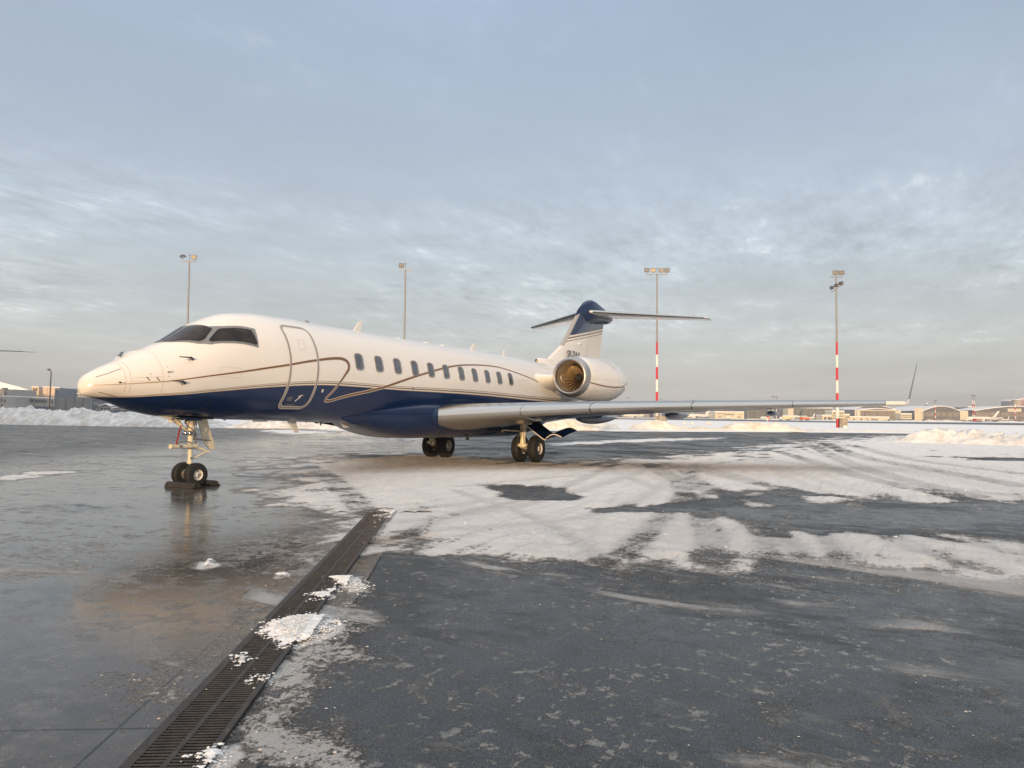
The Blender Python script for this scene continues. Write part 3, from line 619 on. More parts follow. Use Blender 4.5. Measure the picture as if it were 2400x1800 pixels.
def sec(x):
    a = pchip(FK, FT, x); b = pchip(FK, FB, x); return (a+b)/2, (a-b)/2, pchip(FK, FWd, x)
def sp_(x, phi, side=-1, off=0.):
    """point on the fuselage skin: phi 0 = crown, pi/2 = beltline"""
    zc, h, w = sec(x); return np.stack([x+0*phi, side*(w+off)*np.sin(phi), zc+(h+off)*np.cos(phi)], -1)
def phiz(x, z):
    zc, h, w = sec(x); return np.arccos(np.clip((z-zc)/h, -1, 1))
jet = empty('business_jet', (0, 0, 0), 0, 'white and dark blue twin-engine business jet parked on the snowy apron', 'business jet')

def livery():
    m = bpy.data.materials.new('livery_paint'); m.use_nodes = True; n = NT(m.node_tree); b = m.node_tree.nodes['Principled BSDF']
    o = n.n('ShaderNodeTexCoord').outputs['Object']; s = n.n('ShaderNodeSeparateXYZ'); n.put(s.inputs[0], o); x, z = s.outputs[0], s.outputs[2]
    pts = [(-2.563,1.935),(-2.0,1.94),(-1.39,1.98),(-.81,2.03),(-.31,2.09),(.23,2.15),(.81,2.215),(1.69,2.295),(2.47,2.35),(3.12,2.375),(4.0,2.375),(5.7,2.352),(8,2.345),(9.9,2.33),(11.44,2.305),(13.18,2.26),(15.2,2.22),(17.5,2.19),(21,2.15)]
    fc = n.n('ShaderNodeFloatCurve'); cu = fc.mapping.curves[0]
    X0, X1, Z0, Z1 = -2.563, 21.0, 1.8, 2.6
    while len(cu.points) < len(pts): cu.points.new(.5, .5)
    for p, (a, c) in zip(cu.points, pts): p.location = ((a-X0)/(X1-X0), (c-Z0)/(Z1-Z0))
    fc.mapping.update(); n.put(fc.inputs['Value'], n.mapr(x, X0, X1, 0, 1, smooth=False))
    zb = n.mapr(fc.outputs[0], 0, 1, Z0, Z1, smooth=False)
    sc = n.ramp(n.mapr(x, -2.5, 14, 0, 1, smooth=False), [(0, (.12,)*3), (.10, (.5,)*3), (.30, (1,)*3), (.5, (1.05,)*3), (.7, (1.35,)*3), (1, (1.55,)*3)])
    d = n.math('DIVIDE', n.math('SUBTRACT', z, zb), sc)
    d = n.math('DIVIDE', d, .30)
    col = n.ramp(d, [(0, (.005, .022, .085)), (.001, (.20, .11, .055)), (.045, (.74, .67, .58)), (.145, (.19, .17, .165)), (.245, (.74, .67, .58)), (.335, (.20, .11, .055)), (.375, (.80, .775, .74))], 'CONSTANT')
    n.put(b.inputs['Base Color'], col); b.inputs['Coat Weight'].default_value = 0.; b.inputs['Specular IOR Level'].default_value = .5
    dirt = n.noise(n.mapping(o, scale=(.5, 1, 2.5)), 2.5, 5, .6); n.put(b.inputs['Roughness'], n.mapr(dirt, .3, .7, .14, .26))
    bp = n.n('ShaderNodeBump'); bp.inputs['Strength'].default_value = .06; bp.inputs['Distance'].default_value = .02
    n.put(bp.inputs['Height'], n.noise(o, 1.1, 3, .5)); n.put(b.inputs['Normal'], bp.outputs[0])
    return m
M['livery'] = livery()
xs = np.unique(np.concatenate([FK[0]+np.linspace(0, 1, 46)**2*2.2, np.arange(-.36, 26.7, .12), [26.7]]))
ph = np.linspace(0, 2*np.pi, 97)
mb = MB(); mb.grid(np.stack([sp_(x, ph) for x in xs]))
body = mb.build('fuselage', M['livery'], jet, smooth=True)
# tail cone tip and APU outlet
MB().lathe([(0, .13), (.06, .12), (.065, .09), (-.1, .08)], (26.66, 0, 3.06), (1, 0, .1), 20).build('exhaust_outlet', M['geard'], jet, smooth=True)

def colpatch(name, xlo, lo, hi, m, parent, side=-1, off=.006, nx=36, nphi=14, aszl=False):
    """patch of skin between two phi curves lo(x), hi(x) given as polylines"""
    x = np.linspace(xlo[0], xlo[1], nx); a = np.interp(x, *zip(*lo)); b = np.interp(x, *zip(*hi)); b = np.maximum(a+1e-4, b)
    P = np.stack([np.stack([sp_(xx, np.array(aa+(bb-aa)*t), side, off) for t in np.linspace(0, 1, nphi)]) for xx, aa, bb in zip(x, a, b)])
    mb = MB(); mb.grid(P); return mb.build(name, m, parent, smooth=True)
def rrect(cx, cz, w, h, r, n=6, skew=0.):
    out = []
    for qx, qz, a0 in ((1, 1, 0), (-1, 1, 90), (-1, -1, 180), (1, -1, 270)):
        for t in np.linspace(0, 90, n):
            a = math.radians(a0+t); out.append((cx+qx*(w/2-r)+r*math.cos(a), cz+qz*(h/2-r)+r*math.sin(a)))
    return [(x+(z-cz)*skew, z) for x, z in out]
def onskin(x, z, side, off): return sp_(x, phiz(x, z), side, off)
def ring(mb, outer, inner, side, o1, o2):
    n = len(outer); P = np.stack([np.stack([onskin(*p, side, o) for p in l+[l[0]]]) for l, o in ((outer, 0.), (outer, o1), (inner, o2), (inner, .001))])
    mb.grid(P); return mb
def ribbon(mb, pts, side, off, wmul=1., wadd=0.):
    P = np.array(pts); t = np.gradient(P[:, :2], axis=0); t /= np.linalg.norm(t, axis=1)[:, None]+1e-9; nn = np.stack([-t[:, 1], t[:, 0]], 1)
    w = P[:, 2]*wmul/2+wadd
    rows = [np.stack([onskin(p[0]+k*n_[0]*w_, p[1]+k*n_[1]*w_, side, off) for k in (-1, 0, 1)]) for p, n_, w_ in zip(P, nn, w)]
    mb.grid(np.stack(rows)); return mb
# gold-brown swoosh
SW = [(-2.42,2.17,.004),(-1.96,2.21,.009),(-1.32,2.28,.014),(-.88,2.35,.020),(-.39,2.44,.027),(.42,2.58,.036),(1.0,2.69,.042),(1.65,2.81,.048),(2.14,2.91,.052),(2.56,2.985,.058),(2.93,3.045,.064),(3.21,3.08,.070),
 (3.45,3.09,.078),(3.62,3.055,.088),(3.705,2.97,.094),(3.705,2.86,.086),(3.66,2.78,.074),(3.58,2.69,.064),(3.48,2.56,.055),(3.37,2.42,.050),(3.26,2.26,.050),(3.15,2.12,.052),(3.115,2.045,.054),(3.135,2.0,.056),(3.22,1.985,.056),(3.36,2.012,.056),
 (3.57,2.07,.058),(3.94,2.16,.06),(4.5,2.265,.062),(5.18,2.41,.062),(5.66,2.54,.062),(6.45,2.75,.06),(7.35,2.96,.058),(8.31,3.16,.054),(9.11,3.28,.05),(9.88,3.35,.047),(10.91,3.40,.044),(11.9,3.39,.042),(13.12,3.25,.04),(14.15,3.09,.038),(14.94,2.92,.036),(15.7,2.73,.032),(16.6,2.52,.028)]
swp = catmull(SW, 5)
for side in (-1, 1):
    mb = MB(); ribbon(mb, swp, side, .0028, 1., .012); e = mb.build('stripe_edge', M['stripewhite'], jet, smooth=True, fixn=False)
    mb = MB(); ribbon(mb, swp, side, .0042); mb.build('stripe', M['brown'], jet, smooth=True, fixn=False)
# cabin windows, 11 each side
WX = [4.14+.823*i+(.06 if i > 5 else 0) for i in range(11)]
for side in (-1, 1):
    for i, x in enumerate(WX):
        z = 3.055-.007*i; mb = MB()
        o1 = rrect(x, z, .315, .445, .105); i1 = rrect(x, z, .235, .365, .075); ring(mb, o1, i1, side, .024, .011)
        w = mb.build('cabin_window', M['frame'], jet, smooth=True)
        mb = MB(); l = rrect(x, z, .25, .38, .08); n_ = len(l); P = [onskin(*p, side, .0095) for p in l]+[onskin(x, z, side, .0095)]
        mb.add(P, [(k, (k+1) % n_, n_) for k in range(n_)]); mb.build('window_pane', M['glass'], w, smooth=True)
# port entrance door with outline, plus its placards and arrow
def loopP(l, k): return l
mb = MB(); do_ = rrect(2.165, 2.80, .90, 2.03, .17, 8); di = rrect(2.165, 2.80, .80, 1.93, .13, 8)
def dense(l, n=5):
    l = l+[l[0]]; out = []
    for a, b in zip(l[:-1], l[1:]):
        dd = math.hypot(a[0]-b[0], a[1]-b[1]); k = max(1, int(dd/.08))
        out += [(a[0]+(b[0]-a[0])*t/k, a[1]+(b[1]-a[1])*t/k) for t in range(k)]
    return out
x_ = np.linspace(1.745, 2.585, 16); zz = np.linspace(1.815, 3.785, 34)
mb.grid(np.stack([np.stack([onskin(a, c, -1, .0045) for c in zz]) for a in x_])); door = mb.build('entrance_door', M['livery'], jet, smooth=True)
# thin stripe pieces that run across the door stay in its paint
def outline(name, cx, cz, w, h, r, wd, m, parent, side=-1, off=.009):
    l = dense(rrect(cx, cz, w, h, r, 8)); l = [(a, c, wd) for a, c in l]; l = l+[l[0], l[1]]
    mb = MB(); ribbon(mb, l, side, off); return mb.build(name, m, parent, smooth=True, fixn=False)
outline('door_edge', 2.165, 2.80, .865, 1.995, .16, .075, M['stripewhite'], door, off=.0070)
outline('door_frame', 2.165, 2.80, .865, 1.995, .16, .048, M['greyline'], door, off=.0100)
mb = MB(); ribbon(mb, [(a, c, w) for a, c, w in swp if 1.72 < a < 2.60 and c > 2.7], -1, .0090); mb.build('door_stripe', M['brown'], door, smooth=True, fixn=False)
outline('door_hatch', 2.16, 3.34, .20, .24, .04, .008, M['seam'], door, off=.0070)
mb = MB()
for l in ([(2.14, 1.955, .03), (2.235, 2.075, .03)], [(2.20, 2.05, .085), (2.27, 2.125, .004)]): ribbon(mb, l, -1, .0075)
mb.build('door_arrow', M['pwhite'], door, fixn=False)
outline('door_placard', 1.935, 2.015, .15, .07, .008, .006, M['seam'], door, off=.0075)
for l in ([(1.90, 1.868, .008), (2.20, 1.868, .008)], [(1.90, 2.01, .012), (1.97, 2.01, .012)], [(2.25, 2.10, .012), (2.33, 2.10, .012)]):
    mb = MB(); ribbon(mb, l, -1, .0075); mb.build('door_lettering', M['seam'], door, fixn=False)
# cockpit glazing
for side in (-1, 1):
    fr_ = colpatch('windscreen_frame', (-.87, .95), [(-.87, .0), (-.17, .0), (.0, .47), (.26, .62), (.95, .84)], [(-.87, .10), (-.80, .32), (-.44, .79), (-.21, .96), (.32, 1.10), (.87, 1.255), (.95, .86)], M['frame'], jet, side, .006, 70)
    for nm, m_, o_, g in (('window_seal', 'dark', .011, .0), ('windscreen_pane', 'wglass', .014, .014)):
        colpatch(nm, (-.82+g, .01-g), [(-.82, .05+g), (-.24, .05+g), (-.06, .38+g), (.01, .55+g)], [(-.82, .07), (-.74, .32), (-.38, .76-g), (-.27, .775-g), (.01, .60-g)], M[m_], fr_, side, o_, 44)
        colpatch(nm if nm == 'window_seal' else 'side_window_pane', (-.20+g, .865-g), [(-.20, .83+g), (.09, .665+g), (.16, .66+g), (.84, .87+g), (.865, 1.15)], [(-.20, .86), (-.15, .92-g), (.82, 1.195-g), (.865, 1.17)], M[m_], fr_, side, o_, 44)
# radome joints, strips, probes
def skinline(x0, z0, x1, z1, w, m, name, side=-1, off=.004):
    mb = MB(); t = np.linspace(0, 1, 14); ribbon(mb, [(x0+(x1-x0)*k, z0+(z1-z0)*k, w) for k in t], side, off); return mb.build(name, m, jet, smooth=True, fixn=False)
for x, w in ((-1.93, .009), (-1.845, .009), (-1.28, .008)):
    mb = MB(); pa = np.linspace(-2.05, 2.05, 80)
    mb.grid(np.stack([sp_(x-w/2, pa, -1, .0015), sp_(x+w/2, pa, -1, .0015)])); mb.build('skin_joint', M['seam'], jet, smooth=True)
for side in (-1, 1):
    skinline(-2.37, 2.33, -1.95, 2.52, .010, M['geard'], 'lightning_strip', side)
    skinline(-2.32, 2.04, -1.99, 1.955, .010, M['geard'], 'lightning_strip', side)
    skinline(-2.045, 2.24, -2.005, 2.24, .035, M['dark'], 'static_port', side, .005); skinline(-1.99, 2.235, -1.93, 2.235, .014, M['greyline'], 'port_lettering', side, .005)
    for a in (-1.58, -1.40): skinline(a, 2.37, a+.055, 2.30, .016, M['dark'], 'latch_mark', side, .005)
    skinline(-1.83, 2.335, -1.30, 2.39, .005, M['seam'], 'panel_joint', side); skinline(-1.83, 2.27, -1.30, 2.30, .005, M['seam'], 'panel_joint', side)
    for a, c in ((-1.17, 2.60), (-1.17, 2.40), (-1.5, 2.43)): skinline(a-.008, c, a+.008, c, .014, M['dark'], 'static_port', side, .005)
    for nm, xx, z_ in (('pitot_probe', -.69, 2.79), ('pitot_probe', -.90, 2.275)):
        p = onskin(xx, z_, side, 0.); mb = MB(); y0 = side*abs(p[1])
        mb.lathe([(0, .05), (.01, .045)], (xx, p[1], p[2]), (0, side, 0), 14); mb.tube((xx+.05, p[1], p[2]), (xx-.07, p[1]+side*.10, p[2]+.03), .034, .020); mb.tube((xx-.05, p[1]+side*.10, p[2]+.03), (xx-.32, p[1]+side*.055, p[2]+.03), .016, .010); mb.build(nm, M['dark'], jet, smooth=True)
    p = onskin(-1.17, 2.49, side, 0.); MB().lathe([(0, .022), (.012, .02)], p, (0, side, 0), 12).tube((p[0], p[1]+side*.01, p[2]), (p[0]+.09, p[1]+side*.03, p[2]+.012), .009).build('vane_sensor', M['geard'], jet)
    for xj, z0j, z1j in ((13.95, 2.35, 3.7), (15.1, 2.3, 3.5), (4.9, 2.55, 3.9), (7.05, 2.5, 3.9), (9.6, 2.5, 3.9), (11.3, 2.5, 3.9)): skinline(xj, z0j, xj+.001, z1j, .006, M['seam'], 'panel_joint', side, .0022)
    outline('access_panel', 13.35, 2.72, .62, .55, .25, .008, M['seam'], jet, side, .0026); outline('access_panel', 14.4, 2.62, .26, .34, .02, .007, M['seam'], jet, side, .0026); outline('access_panel', .15, 2.55, .5, .22, .03, .006, M['seam'], jet, side, .0026)
    outline('drain_ring', 6.55, 2.42, .06, .06, .03, .012, M['dark'], jet, side, .005)
    outline('access_panel', -.95, 1.83, .12, .10, .045, .008, M['dark'], jet, side, .004); outline('access_panel', -.15, 1.80, .16, .14, .06, .010, M['dark'], jet, side, .004)
    skinline(2.86, 2.28, 2.88, 2.20, .055, M['pwhite'], 'marker_light', side, .012)
# ice inspection light / small wedge on the nose crown
mb = MB(); mb.prism([(-.10, -.05), (.08, .06), (.30, .07), (.62, -.05)], (-1.72, .12, 2.74), (1, 0, .45), (0, 0, 1), (0, 1, 0), .20); mb.build('nose_light_fairing', M['white'], jet, smooth=True, bevel=.015)
MB().prism([(0.0, .035), (.085, .10), (.105, .095), (.03, .03)], (-1.74, .05, 2.765), (1, 0, .45), (0, 0, 1), (0, 1, 0), .08).build('nose_light', M['glass'], jet)
# aerials
def blade(x, z, h, c0, c1, sweep, name='antenna', m='white', y=0., t=.035):
    s = 1 if h > 0 else -1
    mb = MB(); lo = [(-c0/2, -t/4), (-c0/4, -t/2), (c0/2, 0), (-c0/4, t/2), (-c0/2, t/4)]
    v = [(x+a, y+b, z) for a, b in lo]+[(x+sweep+a*c1/c0, y+b*.5, z+h) for a, b in lo]; n_ = 5
    mb.add(v, [tuple(range(5)), tuple(range(5, 10))]+[(i, (i+1) % 5, 5+(i+1) % 5, 5+i) for i in range(5)]); return mb.build(name, M[m], jet, bevel=.004)
blade(5.48, 4.05, .34, .34, .20, .20); blade(11.84, 4.0, .32, .34, .20, .16); blade(14.2, 3.97, .27, .22, .19, .05)
blade(3.03, 1.47, -.33, .32, .17, .20, m='pwhite'); blade(5.0, 1.43, -.17, .32, .22, .14); blade(3.9, 1.44, -.06, .25, .1, .08, m='geard'); blade(.9, 1.52, -.05, .12, .08, .03); blade(2.0, 1.48, -.045, .5, .45, .0); blade(3.55, 1.46, -.05, .10, .07, .02); blade(4.1, 1.43, -.10, .09, .05, .02, m='geard')
for a in (7.4, 8.9, 9.9): MB().lathe([(0, .14), (.03, .12), (.05, .05), (.055, 0.001)], (a, 0, 4.04), (0, 0, 1), 20).build('roof_antenna', M['white'], jet, smooth=True)
MB().lathe([(0, .07), (.05, .06), (.09, .03), (.10, .001)], (3.5, 0, 4.08), (0, 0, 1), 16).build('beacon_light', M['steel'], jet, smooth=True)
# wing-body fairing
mb = MB(); rows = []
for x in np.arange(4.75, 17.6, .15):
    t0 = np.clip((x-4.75)/2.9, 0, 1); t1 = np.clip((17.6-x)/4.0, 0, 1); k = math.sin(t0*math.pi/2)**1.0*math.sin(t1*math.pi/2)**.8
    zb_ = 1.46-(.60*(1-(1-t0)**2.0)*.93+.0)*1.0; zb_ = zb_-.012*np.clip(x-7.5, 0, 5)
    zb_ = zb_ if x < 13.6 else zb_+(x-13.6)**1.6*.10
    w = .55+(1.52-.55)*math.sin(t0*math.pi/2)**.8; w *= (.45+.55*math.sin(t1*math.pi/2)); zt_ = 1.72+.42*k; zc = 1.72
    zt_ = max(zt_, zc+.05)
    row = []
    for q in np.linspace(0, 2*np.pi, 61):
        cq, sq = math.cos(q), math.sin(q); e = .62
        yy = w*math.copysign(abs(sq)**e, sq); h = (zt_-zc) if cq > 0 else (zc-zb_); row.append((x, yy, zc+h*math.copysign(abs(cq)**.8, cq)))
    rows.append(row)
mb.grid(np.array(rows)); mb.add([rows[-1][i] for i in range(60)], [tuple(range(60))]); mb.build('belly_fairing', M['navy'], jet, smooth=True)
MB().box((10.2, -.9, .86), (.12, .06, .10)).build('drain_mast', M['dark'], jet)

# aerofoil lofting ------------------------------------------------------------
AF = [(1.0, 0), (.85, .022), (.7, .043), (.55, .058), (.4, .066), (.28, .066), (.18, .060), (.10, .048), (.05, .036), (.02, .024), (.006, .012), (0, 0),
      (.006, -.011), (.02, -.021), (.05, -.031), (.10, -.039), (.18, -.047), (.28, -.050), (.4, -.047), (.55, -.037), (.7, -.023), (.85, -.009), (1.0, 0)]
def foil(st, tc=.12, sel=None, off=0.):
    """st: (x_le, y, z_le, chord, thickness ratio, twist) -> points"""
    xl, y, z, c, t, tw = st; pts = np.array(AF if sel is None else AF[sel[0]:sel[1]]); k = t/.116
    X = pts[:, 0]*c; Z = pts[:, 1]*c*k
    if off:
        g = np.gradient(np.stack([X, Z], 1), axis=0); g /= np.linalg.norm(g, axis=1)[:, None]+1e-9; X = X+g[:, 1]*off; Z = Z-g[:, 0]*off
    ct, st_ = math.cos(tw), math.sin(tw)
    return np.stack([xl+X*ct+Z*st_, np.full(len(X), y), z-X*st_+Z*ct], 1)
def lerpst(sts, y):
    ys = [abs(s[1]) for s in sts]; i = int(np.clip(np.searchsorted(ys, abs(y))-1, 0, len(sts)-2)); a, b = sts[i], sts[i+1]; t = (abs(y)-ys[i])/(ys[i+1]-ys[i])
    return tuple(a[k]+(b[k]-a[k])*t for k in range(6))
def wing(side, parent):
    W_ = [(6.5, side*.6, 1.60, 8.0, .120, .035), (7.3, side*1.55, 1.62, 7.2, .112, .035), (8.55, side*3.4, 1.77, 5.7, .105, .022), (9.97, side*5.5, 1.90, 4.45, .100, .010), (11.8, side*8.2, 2.0, 3.45, .098, 0), (13.62, side*10.9, 2.09, 2.5, .10, -.006), (15.7, side*14.0, 2.17, 1.55, .10, -.01)]
    ys = np.concatenate([np.linspace(.6, 1.55, 3), np.linspace(1.8, 14.0, 40)])
    mb = MB(); R_ = [foil(lerpst(W_, y)) for y in ys]; R_ = [np.array([(p[0], side*abs(p[1]), p[2]) for p in r]) for r in R_]
    mb.grid(np.stack(R_)); mb.add(R_[-1][:-1], [tuple(range(len(R_[-1])-1))])
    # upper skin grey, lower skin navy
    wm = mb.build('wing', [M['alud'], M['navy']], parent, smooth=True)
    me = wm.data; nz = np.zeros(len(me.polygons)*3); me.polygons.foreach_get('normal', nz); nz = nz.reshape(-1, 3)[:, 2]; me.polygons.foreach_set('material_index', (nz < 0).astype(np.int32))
    # leading edge: fixed glove then four slat panels
    def panel(nm, y0, y1, up, lo, off, m_):
        yy = np.linspace(y0, y1, max(3, int((y1-y0)/.12))); mb = MB()
        def row_(t_, o_):
            if nm != 'leading_edge' or y0 > 5: return foil(lerpst(W_, y0+(y1-y0)*t_), sel=(up, lo), off=o_)
            R0 = foil(lerpst(W_, y0), sel=(up, lo), off=o_); xx = R0[:, 0]-R0[:, 0].min(); out_ = []
            for j_, x_j in enumerate(xx):
                ys_ = y0+.30*max(0, 1-x_j/.75)**1.0; yj = ys_+(y1-ys_)*t_; out_.append(foil(lerpst(W_, yj), sel=(up, lo), off=o_)[j_])
            return np.array(out_)
        tt = np.linspace(0, 1, len(yy)); P = [row_(t_, off) for t_ in tt]; P = np.stack([np.array([(p[0], side*abs(p[1]), p[2]) for p in r]) for r in P])
        I = [row_(t_, -.012) for t_ in tt]; I = np.stack([np.array([(p[0], side*abs(p[1]), p[2]) for p in r]) for r in I])
        mb.grid(P); mb.grid(I)
        for a, b in ((P[0], I[0]), (P[-1], I[-1]), (P[:, 0], I[:, 0]), (P[:, -1], I[:, -1])): mb.grid(np.stack([a, b]))
        return mb.build(nm, M[m_], wm, smooth=True)
    gl = panel('leading_edge', 1.36, 3.72, 6, 18, .020, 'alu')
    for a, b in ((3.735, 5.50), (5.53, 8.17), (8.20, 10.89), (10.92, 13.45)): panel('slat', a, b, 6, 15, .022, 'alu')
    panel('leading_edge', 13.47, 14.0, 7, 15, .014, 'pwhite')
    # root fillet in body colour that carries the leading edge into the belly
    st_ = []
    for y, x in ((1.80, 7.47), (1.62, 7.35), (1.505, 7.275), (1.42, 7.05), (1.30, 6.70), (1.15, 6.25), (.98, 5.7), (.80, 5.0), (.6, 4.2)):
        c = 14.5-x; st_.append((x, y, 1.62-.0*(1.5-y), c, .112*7.2/c*(1+.0*(1.5-y)), .035*7.2/c))
    mb = MB(); P = []
    for t_ in st_: P.append([(p[0], side*abs(p[1]), p[2]) for p in foil(lerpst(W_, t_[1]) if t_[1] > 1.5 else t_, off=.012)])
    mb.grid(np.array(P)); mb.build('wing_root_fillet', M['navy'], wm, smooth=True)
    # landing light recessed in the glove
    a = foil(lerpst(W_, 1.62), sel=(13, 16), off=.010); b = foil(lerpst(W_, 2.1), sel=(13, 16), off=.010)
    P = np.stack([np.array([(p[0], side*abs(p[1]), p[2]) for p in r])[:2]*[1, 1, 1] for r in (a, b)])
    m2 = MB(); m2.grid(P); m2.build('landing_light', M['chrome'], wm)
    # flap track fairings
    for (y, x0, L, d) in ((4.15, 11.9, 4.0, .24), (6.95, 13.0, 3.0, .20), (10.05, 14.3, 1.9, .16)):
        zz_ = lerpst(W_, y)[2]-.10; mb = MB(); rows = []
        for t in np.linspace(0, 1, 22):
            r = max(.004, math.sin(math.pi*t**.75)**.75); rows.append([(x0+L*t, side*y+.15*r*math.sin(q), zz_-.10-d*r*(.35-.65*math.cos(q))-.0*t) for q in np.linspace(0, 2*np.pi, 19)])
        mb.grid(np.array(rows)); mb.build('flap_fairing', M['navy'], wm, smooth=True)
    # winglet: bent root then upright blade
    wl = [(15.75, 14.0, 2.17, 1.45, .09), (15.9, 14.08, 2.20, 1.32, .07), (16.0, 14.12, 2.32, 1.2, .05), (16.62, 14.36, 3.52, .5, .045)]
    mb = MB(); rows = []
    for i, (x, y, z, c, t) in enumerate(wl):
        d = np.array([(0, .25, 1), (0, .7, .7), (0, .97, .22), (0, .99, .17)][i]); d = np.array([0, d[1], -d[2]]) if False else d
        nrm = np.array([(0, 0, 1), (0, -.65, .75), (0, -.985, .17), (0, -.985, .17)][i]); pts = np.array(AF)
        rows.append([(x+px*c, side*(y+pz*c*t/.116*nrm[1]), z+pz*c*t/.116*nrm[2]) for px, pz in pts])
    rows = np.array(rows); mb.grid(rows); mb.add(rows[-1][:-1], [tuple(range(len(rows[-1])-1))]); mb.build('winglet', M['white'], wm, smooth=True)
    mb = MB(); rr = rows[2:][:, 6:17]; mb.grid(rr+np.array([-.006, 0, 0])); mb.build('winglet_edge', M['alud'], wm, smooth=True)
    return wm, W_
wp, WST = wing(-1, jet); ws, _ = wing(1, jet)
# fin
def finloft(sts, parent, name, m):
    mb = MB(); rows = []
    for (xl, z, c, t) in sts: rows.append([(xl+px*c, pz*c*t/.116, z) for px, pz in AF])
    rows = np.array(rows); mb.grid(rows); mb.add(rows[-1][:-1], [tuple(range(len(rows[-1])-1))]); return mb.build(name, m, parent, smooth=True)
def finmat():
    m = bpy.data.materials.new('fin_paint'); m.use_nodes = True; n = NT(m.node_tree); b = m.node_tree.nodes['Principled BSDF']
    o = n.n('ShaderNodeTexCoord').outputs['Object']; s = n.n('ShaderNodeSeparateXYZ'); n.put(s.inputs[0], o); x, z = s.outputs[0], s.outputs[2]
    d = n.math('SUBTRACT', z, n.math('ADD', 5.49, n.math('MULTIPLY', n.math('SUBTRACT', x, 20.4), .18)))
    d = n.mapr(d, -.30, 0, 0, 1, smooth=False)
    col = n.ramp(d, [(0, (.80, .775, .74)), (.05, (.20, .13, .08)), (.18, (.80, .74, .66)), (.44, (.20, .17, .155)), (.70, (.80, .74, .66)), (.93, (.16, .09, .05)), (.999, (.005, .022, .085))], 'CONSTANT')
    n.put(b.inputs['Base Color'], col); b.inputs['Roughness'].default_value = .22; b.inputs['Coat Weight'].default_value = .6; b.inputs['Coat Roughness'].default_value = .08
    return m
M['fin'] = finmat()
FS = [(17.3, 3.75, 7.6, .045), (17.8, 4.05, 6.9, .048), (18.4, 4.38, 6.05, .055), (19.0, 4.70, 5.25, .065), (19.45, 4.95, 4.72, .075), (20.2, 5.62, 4.18, .085), (21.22, 6.60, 3.42, .09), (21.7, 7.0, 3.1, .09)]
fin = finloft(FS, jet, 'fin', M['fin'])
mb = MB(); rows = []
for (xl, z, c, t) in [(19.36, 4.90, 4.75, .075), (20.2, 5.62, 4.18, .085), (21.24, 6.62, 3.42, .09)]: rows.append([(xl+px*c-.012, pz*c*t/.116*1.05, z) for px, pz in AF[8:15]])
mb.grid(np.array(rows)); mb.build('fin_leading_edge', M['silver'], fin, smooth=True)
for a in (22.55, 22.62): 
    mb = MB()
    for sd_ in (-1, 1): mb.add([(a-.62, sd_*.172, 4.6), (a-.605, sd_*.172, 4.6), (a+.315, sd_*.135, 6.45), (a+.30, sd_*.135, 6.45)], [(0, 1, 2, 3)])
    mb.build('rudder_gap', M['seam'], fin)
MB().lathe([(0, .001), (.05, .05), (.25, .035), (.3, .001)], (21.05, -.19, 5.12), (1, 0, 0), 10).build('fin_sensor', M['white'], fin, smooth=True)
# ram air scoop at the fin root
mb = MB(); rows = []
for x, w, h, z in ((17.02, .085, .15, 3.965), (17.1, .115, .19, 3.965), (18.2, .14, .22, 3.98), (19.4, .15, .25, 4.02)): rows.append([(x, w*math.sin(q), z+h*math.cos(q)) for q in np.linspace(0, 2*np.pi, 25)])
mb.grid(np.array(rows)); mb.build('air_scoop', M['white'], fin, smooth=True)
MB().add([(17.06, .06*math.sin(q), 3.965+.12*math.cos(q)) for q in np.linspace(0, 2*np.pi, 24, endpoint=False)], [tuple(range(24))]).build('scoop_mouth', M['duct'], fin)
mb = MB(); mb.box((17.9, 0, 3.86), (1.9, .10, .16)); mb.build('scoop_pylon', M['white'], fin, bevel=.02)
# bullet fairing on top of the fin
mb = MB(); rows = []
prof = [(21.1, 6.50, 6.52, .02), (21.3, 6.30, 6.78, .07), (21.65, 6.18, 7.03, .12), (22.05, 6.12, 7.27, .18), (22.5, 6.2, 7.44, .24), (22.9, 6.25, 7.50, .27), (23.4, 6.32, 7.47, .27), (24.0, 6.4, 7.36, .26), (24.8, 6.47, 7.19, .24), (25.4, 6.60, 7.04, .18), (25.75, 6.78, 6.94, .08), (25.85, 6.84, 6.88, .01)]
for x, a, b, w in prof: rows.append([(x, w*math.copysign(abs(math.sin(q))**.8, math.sin(q)), (a+b)/2+(b-a)/2*math.cos(q)) for q in np.linspace(0, 2*np.pi, 33)])
mb.grid(np.array(rows)); mb.build('bullet_fairing', M['navy'], fin, smooth=True)
def tailplane(side):
    T_ = [(22.2, .15, 6.83, 3.05, .085, 0), (25.9, 5.0, 6.70, 1.30, .08, 0)]
    ys = np.linspace(.15, 5.0, 14); mb = MB(); R_ = []
    for y in ys: R_.append([(p[0], side*abs(p[1]), p[2]) for p in foil(lerpst([(s[0], s[1], s[2], s[3], s[4], s[5]) for s in T_], y))])
    R_ = np.array(R_); mb.grid(R_); tipc = R_[-1].copy(); tipc[:, 0] = tipc[:, 0]*.75+26.55*.25; tipc[:, 1] = side*5.08; tipc[:, 2] = 6.70+(tipc[:, 2]-6.70)*.3
    mb.grid(np.stack([R_[-1], tipc])); mb.add(tipc[:-1], [tuple(range(len(tipc)-1))]); tp = mb.build('tailplane', M['white'], jet, smooth=True)
    mb = MB(); P = []
    for y in np.linspace(.35, 4.95, 14): P.append([(p[0], side*abs(p[1]), p[2]) for p in foil(lerpst(T_, y), sel=(8, 15), off=.014)])
    mb.grid(np.array(P)); mb.build('tailplane_leading_edge', M['alu'], tp, smooth=True)
tailplane(-1); tailplane(1)
